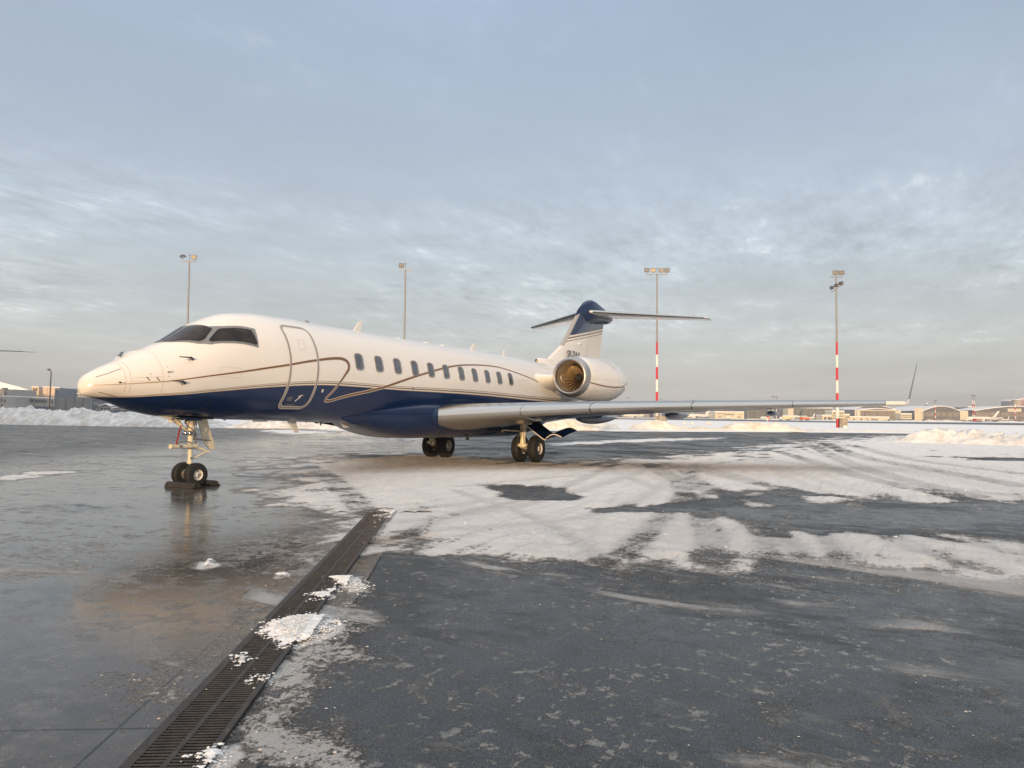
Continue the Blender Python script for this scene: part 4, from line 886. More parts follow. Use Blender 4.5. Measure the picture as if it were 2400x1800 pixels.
# engines
def engine(side):
    yc, zc = side*2.50, 3.205; mb = MB()
    ax = Vector((1, side*.02, -.015)).normalized(); c = Vector((14.95, yc, zc))
    outer = [(.06, .715), (.30, .795), (.8, .865), (1.5, .91), (2.4, .93), (3.2, .91), (3.85, .81), (4.4, .67), (4.8, .54), (5.0, .47), (4.97, .44), (4.6, .42)]
    mb.lathe(outer, c, ax, 56); na = mb.build('engine', M['white'], jet, smooth=True)
    lip = [(.30, .798), (.20, .775), (.12, .752), (.05, .725), (.01, .695), (.0, .665), (.02, .63), (.07, .60), (.15, .582)]; MB().lathe([(t, r+.008 if i < 4 else r) for i, (t, r) in enumerate(lip)], c, ax, 56).build('intake_lip', M['alud'], na, smooth=True)
    MB().lathe([(.13, .582), (.35, .575), (.7, .60), (.98, .615)], c, ax, 56).build('intake_duct', M['duct'], na, smooth=True)
    hub = c+ax*.92; a = ax.orthogonal().normalized(); b = ax.cross(a); mb = MB()
    for k in range(24):
        w = 2*math.pi*k/24; rows = []
        for t in np.linspace(0, 1, 6):
            r = .17+(.595-.17)*t; tw = math.radians(30+30*t); ww = w+.25*t; rad = a*math.cos(ww)+b*math.sin(ww); tan = -a*math.sin(ww)+b*math.cos(ww); ch = .045+.03*t
            d = tan*math.sin(tw)*ch+ax*math.cos(tw)*ch; rows.append([tuple(hub+rad*r-d), tuple(hub+rad*r+d)])
        mb.grid(np.array(rows))
    mb.build('fan', M['blade'], na, smooth=True)
    MB().lathe([(-.26, .002), (-.22, .06), (-.12, .13), (.0, .185), (.10, .20)], hub, ax, 28).build('spinner', M['dark'], na, smooth=True)
    MB().lathe([(.16, .002), (.18, .62)], hub, ax, 28).build('fan_shade_disc', M['dark'], na)  # black disc, painted shade that darkens the gaps behind the fan
    # stripe along the cowl
    mb = MB(); P = []
    for t in np.linspace(.30, 4.35, 30):
        r = np.interp(t, *zip(*outer[:10]))+.005; q = math.radians(106+4*math.sin(t*.9)-26*max(0, (t-3.2)/1.9)**1.6); wd = .030
        P.append([tuple(c+ax*t+Vector((0, side*math.sin(q+s_), math.cos(q+s_)))*r) for s_ in (-wd, 0, wd)])
    mb.grid(np.array(P)); mb.build('cowl_stripe', M['brown'], na, smooth=True, fixn=False)
    mb = MB()
    for t in (1.9, 2.2, 3.0): 
        P = [[tuple(c+ax*(t+dt)+Vector((0, side*math.sin(q), math.cos(q)))*(np.interp(t, *zip(*outer[:10]))+.004)) for dt in (0, .012)] for q in np.radians(np.linspace(84, 104, 5))]; mb.grid(np.array(P))
    mb.build('cowl_joint', M['seam'], na)
    # pylon
    mb = MB(); rows = []
    for y, xl, ch, t, z0 in ((.9, 14.0, 6.0, .17, 3.14), (1.3, 14.55, 5.3, .15, 3.17), (1.6, 14.95, 4.7, .14, 3.2), (1.95, 15.4, 4.1, .12, 3.22)): rows.append([(xl+px*ch, side*y, z0+pz*ch*t/.116*(.55 if pz > 0 else 1.5)) for px, pz in AF])
    mb.grid(np.array(rows)); mb.build('engine_pylon', M['white'], na, smooth=True)
engine(-1); engine(1)

# undercarriage ---------------------------------------------------------------
def wheel(x, y, r, w, out, rimr, spokes):
    t = [(-w/2, rimr), (-w/2, r*.80), (-w*.46, r*.93), (-w*.32, r*.985), (-w*.19, r), (-w*.18, r-.006), (-w*.15, r-.006), (-w*.14, r), (-.012, r), (-.008, r-.006), (.008, r-.006), (.012, r), (w*.14, r), (w*.15, r-.006), (w*.18, r-.006), (w*.19, r), (w*.32, r*.985), (w*.46, r*.93), (w/2, r*.80), (w/2, rimr)]
    wh = empty('wheel', (x, y, r-.012)); wh.parent = jet
    MB().lathe(t, (0, 0, 0), (0, 1, 0), 56).build('tyre', M['tyre'], wh, smooth=True)
    mb = MB(); mb.lathe([(-w/2+.01, rimr), (-w/2+.025, rimr*.92), (-w*.25, rimr*.86), (w*.25, rimr*.86), (w/2-.025, rimr*.92), (w/2-.01, rimr)], (0, 0, 0), (0, 1, 0), 40)
    face = w*.34 if spokes else w*.30; mb.lathe([(out*face, rimr*.88), (out*(face-.01), rimr*.60), (out*(face+.015), rimr*.38), (out*(face+.03), rimr*.22), (out*(face+.03), .001)], (0, 0, 0), (0, 1, 0), 40)
    mb.lathe([(-out*w*.3, rimr*.88), (-out*w*.28, .03)], (0, 0, 0), (0, 1, 0), 30)
    mb.build('rim', M['rim'], wh, smooth=True)
    mb = MB(); n_ = 18 if spokes else 5
    for k in range(n_):
        a = 2*math.pi*k/n_+.3; rr = rimr*(.66 if spokes else .60); l_ = rimr*(.17 if spokes else .07)
        for s_ in np.linspace(-1, 1, 2 if not spokes else 4): mb.tube((math.cos(a)*(rr+l_*s_), out*(face-.004), math.sin(a)*(rr+l_*s_)), (math.cos(a)*(rr+l_*s_), out*(face+.006), math.sin(a)*(rr+l_*s_)), rimr*(.055 if spokes else .06), n=8)
    mb.tube((0, out*face, 0), (0, out*(face+.05), 0), rimr*.14, n=14); mb.build('rim_hole', M['dark'], wh)
    return wh
for s_ in (-1, 1): wheel(0, s_*.215, .267, .19, s_, .122, False)
LX = 12.61
for s_ in (-1, 1):
    for k in (-1, 1): wheel(LX, s_*1.98+k*.33, .482, .30, k, .205, True)
ng = empty('nose_gear', (0, 0, .255)); ng.parent = jet
def sub(name, m, mb_, smooth=True, bev=0.): 
    mb_.v = [(a, b, c-.255) for a, b, c in mb_.v]; return mb_.build(name, M[m], ng, smooth=smooth, bevel=bev)
sub('axle', 'gear', MB().tube((0, -.2, .255), (0, .2, .255), .035).box((0, 0, .28), (.10, .09, .12)))
sub('piston', 'chrome', MB().tube((0, 0, .28), (0, 0, .56), .034))
sub('shock_strut', 'gear', MB().tube((0, 0, .50), (0, 0, .54), .062).tube((0, 0, .53), (0, 0, .86), .048).tube((0, 0, .84), (0, 0, .93), .075).tube((0, 0, .93), (0, 0, 1.25), .062).tube((0, 0, 1.25), (0, 0, 1.62), .085).box((0, 0, 1.50), (.20, .17, .22)))
sub('steering_unit', 'gear', MB().box((-.20, -.02, .90), (.36, .12, .09)).tube((-.36, -.08, .90), (-.52, -.08, .90), .045).tube((-.52, -.08, .90), (-.57, -.08, .90), .055).tube((-.36, .08, .90), (-.46, .08, .90), .04).box((.09, 0, .90), (.14, .14, .07)), bev=.006)
sub('steering_pipes', 'geard', MB().path([(-.40, -.10, .95), (-.33, -.11, 1.0), (-.12, -.11, 1.0), (-.06, -.08, .96)], .011).path([(-.3, -.10, .86), (.05, -.1, .85)], .009))
sub('torque_link', 'gear', MB().prism([(0, .03), (.42, -.13), (.42, -.17), (0, -.05)], (.05, 0, .90), (1, 0, 0), (0, 0, 1), (0, 1, 0), .09).tube((.45, -.07, .755), (.45, .07, .755), .022).tube((.42, 0, .74), (.06, 0, .60), .022))
sub('drag_brace', 'gear', MB().tube((-.06, 0, 1.22), (-.30, 0, 1.40), .032).tube((-.28, -.04, 1.38), (-.52, -.04, 1.56), .042, .03).tube((-.28, .05, 1.38), (-.52, .05, 1.56), .03).box((-.42, 0, 1.47), (.22, .13, .06)).prism([(0, 0), (.30, -.10), (.36, -.02), (.05, .04)], (-.90, -.10, 1.58), (1, 0, 0), (0, 0, 1), (0, 1, 0), .03))
sub('hydraulic_pipes', 'geard', MB().path([(-.03, -.09, 1.58), (-.13, -.09, 1.45), (-.16, -.05, 1.36), (-.04, -.09, 1.28), (.05, -.09, 1.2), (.09, -.08, 1.0), (.10, -.05, .92)], .010).path([(.04, -.10, 1.6), (.07, -.10, 1.4), (.05, -.09, 1.22), (.12, -.05, 1.1), (.10, -.04, .95)], .013).path([(-.05, -.10, 1.6), (-.10, -.10, 1.5), (-.22, -.07, 1.44)], .012).box((.07, -.08, 1.13), (.05, .05, .10)).box((.02, -.10, 1.42), (.07, .03, .10)).box((0, -.05, .62), (.05, .01, .05)).box((-.3, -.085, .90), (.09, .01, .03)))
for yy in (-.10, .04):
    l_ = MB().lathe([(0, .05), (.02, .056), (.05, .05), (.10, .03), (.12, .005)], (-.14, yy, 1.19), (1, 0, 0), 18); sub('taxi_light_housing', 'geard', l_)
    sub('taxi_light', 'chrome', MB().lathe([(0, .050), (-.012, .035), (-.018, .001)], (-.142, yy, 1.19), (1, 0, 0), 18))
sub('gear_door', 'gear', MB().prism([(.14, 1.70), (.40, 1.70), (.44, 1.60), (.74, .80), (.60, .78), (.42, .95)], (.02, .10, 0), (1, 0, 0), (0, 0, 1), (0, 1, 0), .035), smooth=False, bev=.005)
sub('door_hinge', 'geard', MB().prism([(.22, 1.66), (.40, 1.70), (.42, 1.60), (.34, 1.52)], (.02, .06, 0), (1, 0, 0), (0, 0, 1), (0, 1, 0), .03))
sub('door_link', 'geard', MB().tube((.06, 0, 1.05), (.60, .08, 1.0), .012))
tagm = sub('warning_ribbon', 'redtag', MB().prism([(0, 0), (.035, 0), (-.065, -.42), (-.10, -.42)], (-.36, -.11, 1.36), (1, 0, 0), (0, 0, 1), (0, 1, 0), .006))
for k in (-1, 1):
    MB().prism([(-.50, 0), (.0, 0), (.0, -.06), (-.40, -.05)], (.05, k*.30, 1.535), (1, 0, 0), (0, 0, 1), (0, 1, 0), .02).build('bay_door', M['navy'], jet)
MB().box((.0, 0, 1.515), (.9, .42, .03)).build('gear_bay', M['dark'], jet)
for s_ in (-1, 1):
    mg = empty('main_gear', (LX, s_*1.98, .47)); mg.parent = jet
    def sm(name, m, mb_, smooth=True, bev=0.):
        mb_.v = [(a-LX, (b-1.98)*s_, c-.47) for a, b, c in mb_.v]; return mb_.build(name, M[m], mg, smooth=smooth, bevel=bev)
    xs_ = LX-.42
    sm('axle', 'gear', MB().tube((LX, 1.98-.28, .47), (LX, 1.98+.28, .47), .07))
    sm('shock_strut', 'gear', MB().tube((xs_, 1.98, .88), (xs_, 1.98, 1.36), .10).tube((xs_, 1.98, 1.02), (xs_, 1.98, 1.06), .125).tube((xs_, 1.98, 1.24), (xs_, 1.98, 1.28), .12).tube((xs_, 1.98, .60), (xs_, 1.98, .90), .12, .09).tube((xs_+.12, 1.98, 1.05), (xs_+.30, 1.98, 1.30), .05))
    sm('trailing_arm', 'gear', MB().prism([(-.10, .18), (.05, .20), (.45, .10), (.50, -.06), (.34, -.07), (-.02, -.02), (-.12, .04)], (xs_, 1.98, .50), (1, 0, 0), (0, 0, 1), (0, 1, 0), .17).box((xs_-.02, 1.98, .60), (.18, .36, .10)), bev=.02)
    sm('brake_pack', 'geard', MB().tube((LX, 1.98-.2, .47), (LX, 1.98+.2, .47), .15, n=20).box((LX-.14, 1.98-.12, .50), (.10, .08, .14)).box((LX-.14, 1.98+.12, .42), (.10, .08, .14)))
    sm('retraction_actuator', 'gear', MB().tube((xs_-.08, 1.94, 1.10), (xs_-.25, 1.30, 1.13), .026).tube((xs_-.25, 1.30, 1.13), (xs_-.3, 1.05, 1.16), .075).box((xs_-.3, 1.0, 1.20), (.16, .30, .12)))
    sm('hydraulic_pipes', 'dark', MB().path([(xs_-.13, 1.92, 1.10), (xs_-.16, 1.90, .9), (xs_-.24, 1.87, .52)], .013).path([(xs_-.12, 2.0, 1.35), (xs_-.13, 2.0, 1.0), (xs_-.10, 1.9, .75)], .012).path([(xs_+.12, 1.9, 1.3), (xs_+.14, 1.88, .9), (xs_+.2, 1.87, .62)], .012).path([(xs_-.11, 2.06, 1.3), (xs_-.12, 2.05, .9), (xs_-.05, 2.08, .66)], .010))
    sm('mounting_fork', 'gear', MB().prism([(-.35, .02), (-.05, .08), (.35, .03), (.30, -.02), (0, -.03)], (xs_, 1.98, 1.36), (0, 1, 0), (0, 0, 1), (1, 0, 0), .10).tube((xs_+.02, 2.0, 1.36), (xs_+.02, 2.9, 1.56), .022))
    # folded outboard door: a thin curved blade with a bright edge
    cv = catmull([(2.05, 1.33), (2.42, 1.07), (2.84, .80), (2.93, .87), (3.12, .98), (3.32, .98), (3.52, .90)], 6); cu = np.array([(y, z) for y, z in cv])
    up_ = catmull([(2.84, .80), (3.0, .96), (3.22, 1.10), (3.50, 1.12), (3.72, 1.02)], 6)
    def strip(name, m, pts, x0, x1, th):
        mb_ = MB(); P = np.array(pts); mb_.grid(np.array([[(x, p[0], p[1]+t) for p in P] for x, t in ((x0, 0), (x0, th), (x1, th), (x1, 0), (x0, 0))])); return sm(name, m, mb_)
    def leaf(name, pts, x0, x1, rise, th=.03):
        mb_ = MB(); P = np.array(pts); mb_.grid(np.array([[(x+.25*k*0, p[0]+ro*.12, p[1]+t+ro) for p in P] for x, t, ro in ((x0, 0, 0), (x0, th, 0), ((x0+x1)/2, th, rise*.6), (x1, th, rise), (x1, 0, rise), ((x0+x1)/2, 0, rise*.6), (x0, 0, 0))])); return sm(name, 'navy', mb_)
    leaf('gear_door', cu[:13], xs_+.02, xs_+.95, .12); leaf('gear_door', cu[12:], xs_+.02, xs_+1.2, .22)
    strip('door_edge', 'pwhite', cu, xs_-.01, xs_+.02, .035)
# big registration letters on the fin and below the port wing
def text(name, s, size, m, parent, loc, rot, shear=0., ext=.002, sx=1.):
    cu = bpy.data.curves.new('t', 'FONT'); cu.body = s; cu.size = size; cu.extrude = ext; cu.offset = .012*size; cu.shear = shear; cu.space_character = 1.05
    ob = bpy.data.objects.new('t', cu); COL.objects.link(ob); bpy.context.view_layer.update()
    me = bpy.data.meshes.new_from_object(ob.evaluated_get(bpy.context.evaluated_depsgraph_get())); bpy.data.objects.remove(ob)
    o = link(name, me, m, parent); o.location = loc; o.rotation_euler = rot; o.scale = (sx, 1, 1); return o
text('registration', 'SP-ZAK', .50, M['dark'], fin, (19.66, -.232, 4.36), (math.radians(90), 0, 0), sx=.86)
def regwing():
    cu = bpy.data.curves.new('t', 'FONT'); cu.body = 'SP-ZAK'; cu.size = 1.0; cu.offset = .02; cu.space_character = 1.1
    ob = bpy.data.objects.new('t', cu); COL.objects.link(ob); bpy.context.view_layer.update()
    me = bpy.data.meshes.new_from_object(ob.evaluated_get(bpy.context.evaluated_depsgraph_get())); bpy.data.objects.remove(ob)
    for v in me.vertices:
        y = -(5.3+v.co.x*1.45); st = lerpst(WST, y); u = .62-.38*(v.co.y/.75)-.0; x = st[0]+u*st[3]
        zl = np.interp(u, [p[0] for p in AF[11:]], [p[1] for p in AF[11:]])*st[3]*st[4]/.116; v.co = (x, y, st[2]-u*st[3]*math.sin(st[5])+zl-.008)
    return link('registration', me, M['greyline'], wp)
regwing()

# chocks under the nose wheels
def chock(x, rz, label, y=-.16, L=.72):
    mb = MB(); mb.prism([(-.13, 0), (.13, 0), (.075, .095), (.03, .115), (-.05, .115), (-.085, .095)], (0, 0, 0), (1, 0, 0), (0, 0, 1), (0, 1, 0), L)
    r = empty('wheel_chock', (x, y, .0), rz, label, 'wheel chock', 'rubber chocks at the nose wheels'); mb.build('block', M['rubber'], r, bevel=.012)
    MB().path([(0, -L/2, .07), (.02, -L/2-.07, .05), (.06, -L/2-.08, .02), (.12, -L/2-.02, .015)], .012).build('rope', M['rubber'], r, smooth=True)
chock(-.33, .10, 'black rubber chock in front of the nose wheels', -.22, .85); chock(.33, -.05, 'black rubber chock behind the nose wheels', -.12)
# a second jet stands parallel; only its tailplane tip reaches into the picture
j2 = copy_tree(jet); j2.location = (-3.1, 57.1, 0); tag(j2, 'neighbouring jet of which only the thin grey tailplane tip shows at the left edge', 'business jet')

# ------------------------------------------------------------------ floodlight masts
M['lampsunlit'] = mat('sunlit_lamp_glass', (.55, .47, .34), .25, spec=.8)  # lens copy with the sun's warm light painted into its colour
def lamp(root, c, face, w=.95, h=.75, tilt=.35, m='lampglass', yaw=0.):
    """rectangular floodlight head on a yoke, looking towards 'face'"""
    f = Vector((face[0], face[1], 0)).normalized(); f.rotate(Matrix.Rotation(yaw, 3, 'Z')); r = Vector((f.y, -f.x, 0)); up = Vector((0, 0, 1)); fd = (f*math.cos(tilt)-up*math.sin(tilt)).normalized(); u = r.cross(fd)*-1
    if u.z < 0: u = -u
    c = Vector(c); mb = MB()
    def bx(o, a, b, t, k=1.):
        v = [o-r*a/2-u*b/2, o+r*a/2-u*b/2, o+r*a/2+u*b/2, o-r*a/2+u*b/2]; b_ = o-fd*t
        v += [b_-r*a/2*k-u*b/2*k, b_+r*a/2*k-u*b/2*k, b_+r*a/2*k+u*b/2*k, b_-r*a/2*k+u*b/2*k]
        mb.add(v, [(0, 1, 2, 3), (7, 6, 5, 4), (0, 4, 5, 1), (1, 5, 6, 2), (2, 6, 7, 3), (3, 7, 4, 0)])
    bx(c, w, h, .34, .72); hd = mb.build('lamp_head', M['lampbox'], root)
    mb = MB(); bx(c+fd*.02, w*.86, h*.82, .03); mb.build('lamp_lens', M[m], hd)
    MB().tube(c-fd*.15-u*h*.45, c-fd*.15-up*(h*.75), .05).build('lamp_yoke', M['geard'], hd)
def mast(u, D, v0, label, lamps, arm, bands=None, r0=.24, r1=.13, low=None):
    p = at(u, D, 0); root = empty('floodlight_mast', tuple(p), 0, label, 'floodlight mast', 'floodlight masts round the apron')
    H = hz(u, v0, D); R = Vector((RI[0], RI[1], 0)).normalized(); toC = Vector((-FW[0], -FW[1], 0)).normalized()
    mb = MB(); prof = [(0, r0), (H, r1)]
    z0 = 0.
    if bands:
        m0 = H*0
        for i, zt_ in enumerate(bands):
            k0, k1 = z0/H, zt_/H; MB().tube((0, 0, z0), (0, 0, zt_), r0+(r1-r0)*k0, r0+(r1-r0)*k1, n=20, cap=False).build('painted_band', M['red' if i % 2 == 0 else 'pwhite'], root, smooth=True); z0 = zt_
    MB().tube((0, 0, z0), (0, 0, H), r0+(r1-r0)*z0/H, r1, n=20).build('pole', M['steel'], root, smooth=True)
    MB().tube((0, 0, H), (0, 0, H+1.2), .03).lathe([(0, .08), (.2, .08), (.25, .02)], (0, 0, H+1.0), (0, 0, 1), 10).build('obstruction_light', M['lampbox'], root)
    a, b = arm; mb = MB(); c = (R*a+R*b)/2; mb.box((c.x, c.y, H+.0), (abs(b-a), .22, .14), math.atan2(R.y, R.x)); mb.build('cross_arm', M['steel'], root)
    for (x, yw, tl, mm) in lamps:
        q = R*x+Vector((0, 0, H+.75)); lamp(root, q, toC, m=mm, yaw=yw, tilt=tl)
    if low:
        zl = H-low; mb = MB(); mb.tube(tuple(R*-.9+Vector((0, 0, zl-.7))), tuple(R*1.5+Vector((0, 0, zl+.8))), .07); mb.build('cross_arm', M['steel'], root)
        for x in (-.7, .1, .9): lamp(root, R*x+Vector((0, 0, zl+.4+x*.5)), R*.9-toC*.4, tilt=.25, m='lampglass', w=.8, h=.6)
    return root
mast(433.0, 128, 609, 'plain grey floodlight mast with two heads rising behind the cockpit roof', [(-1.15, 1.3, 1.2, 'lampglass'), (.75, -.15, .25, 'lampsunlit')], (-1.5, 1.3))
mast(944.5, 128, 629, 'plain grey floodlight mast with a single head left of its pole, behind the cabin roof', [(-.72, .2, .35, 'lampglass')], (-1.15, 1.3))
bp_ = [2.25*k-.55 for k in range(1, 8)]
mast(1539.5, 132, 640, 'red and white banded mast with four floodlight heads, right of the jet tail', [(-1.85, .25, .3, 'lampglass'), (-.70, .05, .2, 'lampsunlit'), (.75, -.2, .2, 'lampglass'), (1.8, -.45, .3, 'lampglass')], (-1.9, 1.9), bp_)
mast(1963, 129, 646, 'red and white banded mast with a second slanted lamp bracket, nearest the winglet', [(-.1, -.5, .25, 'lampglass'), (1.0, -.6, .25, 'lampglass')], (-.95, 1.1), bp_, low=2.0)
for u, D, w, h, lb in ((1549, 131, 1.95, 1.75, 'stained concrete footing block beside the four-headed mast'), (1976, 128.5, 1.25, 1.7, 'concrete footing block with snow on it at the foot of the mast near the winglet')):
    p = at(u, D, 0); r = empty('footing_block', tuple(p), 0, lb, 'concrete block'); rz = math.atan2(RI[1], RI[0])-.25
    MB().box((0, 0, h/2), (w, 1.4, h), rz).build('block', M['conc'], r, bevel=.04); MB().box((0, 0, h+.03), (w+.08, 1.48, .08), rz).build('cap', M['conc'], r, bevel=.02)
    if u > 1700: MB().lathe([(0, .5), (.25, .42), (.5, .2), (.58, .01)], tuple(Vector((-FW[0], -FW[1], 0))*.75+Vector((0, 0, 0))), (0, 0, 1), 14).build('snow_drift', M['mound'], r, smooth=True)
# lamp post on the left
p = at(114.5, 150, 0); r = empty('lamp_post', tuple(p), 0, 'dark slender street lamp in front of the grey buildings on the left', 'street lamp')
H = hz(116.5, 871, 150); Rv = Vector((RI[0], RI[1], 0)); MB().tube((0, 0, 0), (Rv.x*.12, Rv.y*.12, H), .16, .10, n=14).build('pole', M['dark'], r, smooth=True)
mb = MB(); e = Rv*-.25+Vector((0, 0, H+.4)); mb.tube((Rv.x*.12, Rv.y*.12, H-.02), tuple(e), .07); mb.build('arm', M['dark'], r)
mb = MB(); mb.lathe([(0, .02), (.08, .18), (.35, .26), (.62, .16), (.7, .02)], tuple(e-Rv*.45+Vector((0, 0, .05))), tuple(Rv), 14); mb.build('lamp_head', M['lampbox'], r, smooth=True)

# ------------------------------------------------------------------ buildings
M.update(b_grey=mat('grey_render', (.34, .325, .31), .85, var=.10, vscale=.15), b_dark=mat('slate_cladding', (.16, .175, .20), .8, var=.08, vscale=.2), b_or=mat('sunlit_orange_render', (.60, .46, .34), .85, var=.06, vscale=.2),  # the orange is low sunlight painted into the upper walls
    b_panel=mat('grey_panel', (.185, .19, .19), .75, var=.14, vscale=.25), b_yel=mat('cream_render', (.60, .54, .40), .85, var=.08, vscale=.03), b_door=mat('hangar_door', (.235, .20, .17), .8, var=.10, vscale=.06), b_green=mat('green_grey_cladding', (.155, .155, .135), .8, var=.10, vscale=.05),
    b_arch=mat('arched_gable', (.13, .125, .125), .8, var=.15, vscale=.05), b_win=mat('dark_window', (.05, .055, .065), .3, var=.3, vscale=.4), b_pane=mat('pale_window', (.36, .36, .36), .3), b_pink=mat('pink_render', (.42, .25, .22), .85), b_blue=mat('blue_fence', (.10, .13, .17), .7), b_far=mat('far_terminal', (.24, .225, .21), .85, var=.1, vscale=.05), b_brick=mat('dark_red', (.22, .06, .05), .8))
Rv = Vector((RI[0], RI[1], 0)).normalized(); Fv = Vector((FW[0], FW[1], 0)).normalized(); rzc = math.atan2(Rv.y, Rv.x)
def box3(mb, u0, u1, D, z0, z1, dep, off=0.):
    a = Vector(at(u0, D, 0)); b = Vector(at(u1, D, 0)); a -= Fv*off; b -= Fv*off; v = []
    for z in (z0, z1):
        for q in (a, b, b+Fv*dep, a+Fv*dep): v.append((q.x, q.y, z))
    return mb.add(v, [(0, 3, 2, 1), (4, 5, 6, 7), (0, 1, 5, 4), (1, 2, 6, 5), (2, 3, 7, 6), (3, 0, 4, 7)])
def bld(name, label, u0, u1, vt, D, m, dep=30, wins=(), wm='b_win', snow=True, cat='building', parts=(), group=None, z0=0., gable=None, vt2=None):
    um = (u0+u1)/2; org = at(um, D, 0); r = empty(name, tuple(org), 0, label, cat, group); T = Vector(org)
    def loc(mb): mb.v = [tuple(Vector(v)-T) for v in mb.v]; return mb
    H = hz(um, vt, D); mb = MB(); box3(mb, u0, u1, D, z0, H, dep)
    if vt2: 
        H2 = hz(u1, vt2, D); 
        for i in (5, 6): x, y, z = mb.v[i]; mb.v[i] = (x, y, H2)
    loc(mb).build('wall', M[m], r)
    if snow and not gable:
        mb = MB(); t = max(.35, D*.0012); box3(mb, u0-.3, u1+.3, D, H, H+t, dep+.6, .3)
        if vt2:
            for i in (1, 2, 5, 6): x, y, z = mb.v[i]; mb.v[i] = (x, y, z-H+H2)
        loc(mb).build('roof', M['snowroof'], r)
    if gable:                                           # arched or pitched roof given as (u, v) outline
        a = [(Vector(at(u, D, hz(u, v, D)))) for u, v in gable]; mb = MB(); n_ = len(a)
        base = [Vector((q.x, q.y, H-.02)) for q in (a[-1], a[0])]
        f_ = [q-Fv*.25 for q in a+base]; mb.add([tuple(q) for q in f_]+[tuple(q+Fv*(dep*.02+.6)) for q in f_], [tuple(range(len(f_)))]+[tuple(range(len(f_), 2*len(f_)))[::-1]]+[(i, (i+1) % len(f_), len(f_)+(i+1) % len(f_), len(f_)+i) for i in range(len(f_))]); loc(mb).build('gable', M['b_arch'], r)
        mb = MB(); P = [[tuple(q-Fv*.8+Vector((0, 0, t))) for q in a] for t in (-.1, D*.0009)]; Q = [[tuple(q+Fv*dep+Vector((0, 0, t))) for q in a] for t in (D*.0009, -.1)]; mb.grid(np.array(P+Q)); loc(mb).build('roof', M['snowroof'], r, smooth=False)
    k = 0
    for (a, b, va, vb, n_) in wins:
        w = (b-a)/n_
        for i in range(n_):
            mb = MB(); x0 = a+w*i+w*.2; x1 = a+w*(i+1)-w*.2; za, zb2 = hz(um, vb, D), hz(um, va, D); box3(mb, x0, x1, D, za, zb2, .3, .10); f = loc(mb).build('window', M[wm], r)
    for (nm, a, b, va, vb, mm, off) in parts:
        mb = MB(); box3(mb, a, b, D, max(0, hz(um, vb, D)), hz(um, va, D), .5, off); loc(mb).build(nm, M[mm], r)
    return r
D0 = 340
bld('office_building', 'low grey building at the left edge with a lit orange upper storey', -40, 14.5, 929, D0-14, 'b_grey', 20, [(0.2, 4.2, 934, 942, 1), (8, 12.5, 936, 943, 1), (-14, -2, 934, 942, 2), (0.5, 3.5, 952, 962, 1), (7, 11, 956, 963, 1)], parts=[('door', 2.6, 5.2, 947, 954, 'dark', .12)])
bld('office_building', 'small upper block painted sunlit orange on the low building at the left edge', -40, 6.4, 911.5, D0, 'b_or', 14, snow=False); 
bld('stair_tower', 'plain grey flat-topped tower left of the long windowed wing', 6.4, 31.5, 912.5, D0+1, 'b_grey', 16, [(8, 12, 918, 928, 1)], snow=False, parts=[('roof_cap', 2.5, 16, 909, 912.3, 'b_dark', .3)])
bld('long_wing', 'long two-storey grey wing with tall narrow windows and snowy roof on the left', 31.7, 126.3, 931, D0+2, 'b_grey', 40, [(31.8, 53, 934.5, 941, 5), (55, 78, 936, 942.5, 5), (80, 102.5, 937, 943.5, 5), (105, 109.5, 938, 944, 1), (119, 124, 938, 945.5, 1)], vt2=934.8,
    parts=[('drainpipe', 53.4, 54.2, 931, 954, 'b_dark', .15), ('drainpipe', 79, 79.8, 932.6, 954, 'b_dark', .15), ('drainpipe', 103.2, 104, 934, 955, 'b_dark', .15), ('skirting', 31.8, 126, 952.5, 975, 'b_blue', .12)])
bld('roof_block', 'small box painted sunlit orange with two windows on the snowy roof behind the long wing', 72.3, 89, 907.5, D0+28, 'b_or', 8, [(75, 86, 910, 916.5, 2)], z0=6)
bld('roof_block', 'dark box painted as the shaded side of the small orange roof box', 89.1, 98, 908, D0+31, 'b_dark', 8, z0=6)  # shaded side of the roof box, its shade painted in as dark slate
bld('roof_block', 'wide box painted sunlit orange on the roof left of the dark stair tower', 98.1, 126.4, 908, D0+20, 'b_or', 22, z0=5, parts=[('seam', 108.6, 109.2, 911, 928, 'b_grey', .1)])
bld('stair_tower', 'stair tower in painted dark shade with one small window behind the lamp post', 126.5, 137.3, 909, D0+2, 'b_dark', 14, [(130.5, 134.5, 914, 920, 1), (128.4, 134.4, 926.6, 927.8, 2), (128.4, 134.4, 941.8, 943, 2)])  # wall facing away from the sun, its shade painted as dark slate
bld('office_building', 'brownish upper storey building with snowy roof behind the grey panel wall', 137.4, 180, 923.5, D0+60, 'b_grey', 30, [(141, 148, 926.5, 931, 1), (151, 157, 927.5, 931, 1), (161, 177, 926.5, 931, 3)], wm='b_win')
bld('office_building', 'slate blue building with rows of pale windows behind the jet nose', 180.1, 231.6, 923.5, D0+30, 'b_dark', 40, [(182, 214, 926.5, 931, 5), (217, 231, 932, 935.5, 4), (217, 231, 942, 949, 4), (224, 231, 957, 962, 2)], wm='b_pane')
bld('panel_wall', 'tall grey panelled screen wall between the dark tower and the slate building', 136, 210.5, 932.3, D0-20, 'b_panel', 1.5, snow=False, cat='wall', parts=[('post', a, a+1.2, 931.5, 975, 'b_dark', .3) for a in (152, 172, 192, 209.5)])
for i, (a, b, v_, l_) in enumerate(((231.5, 262, 952, 'small snow-roofed house directly right of the slate building'), (262, 330, 957, 'low snow-roofed shed under the jet nose'))):
    g_ = [(a, v_), (a+(b-a)*.55, v_-5), (b, v_+1)]; bld('house', l_, a, b, v_+.5, D0+20, 'b_grey', 14, [(a+3, b-3, v_+4, v_+8, 3)], gable=g_)
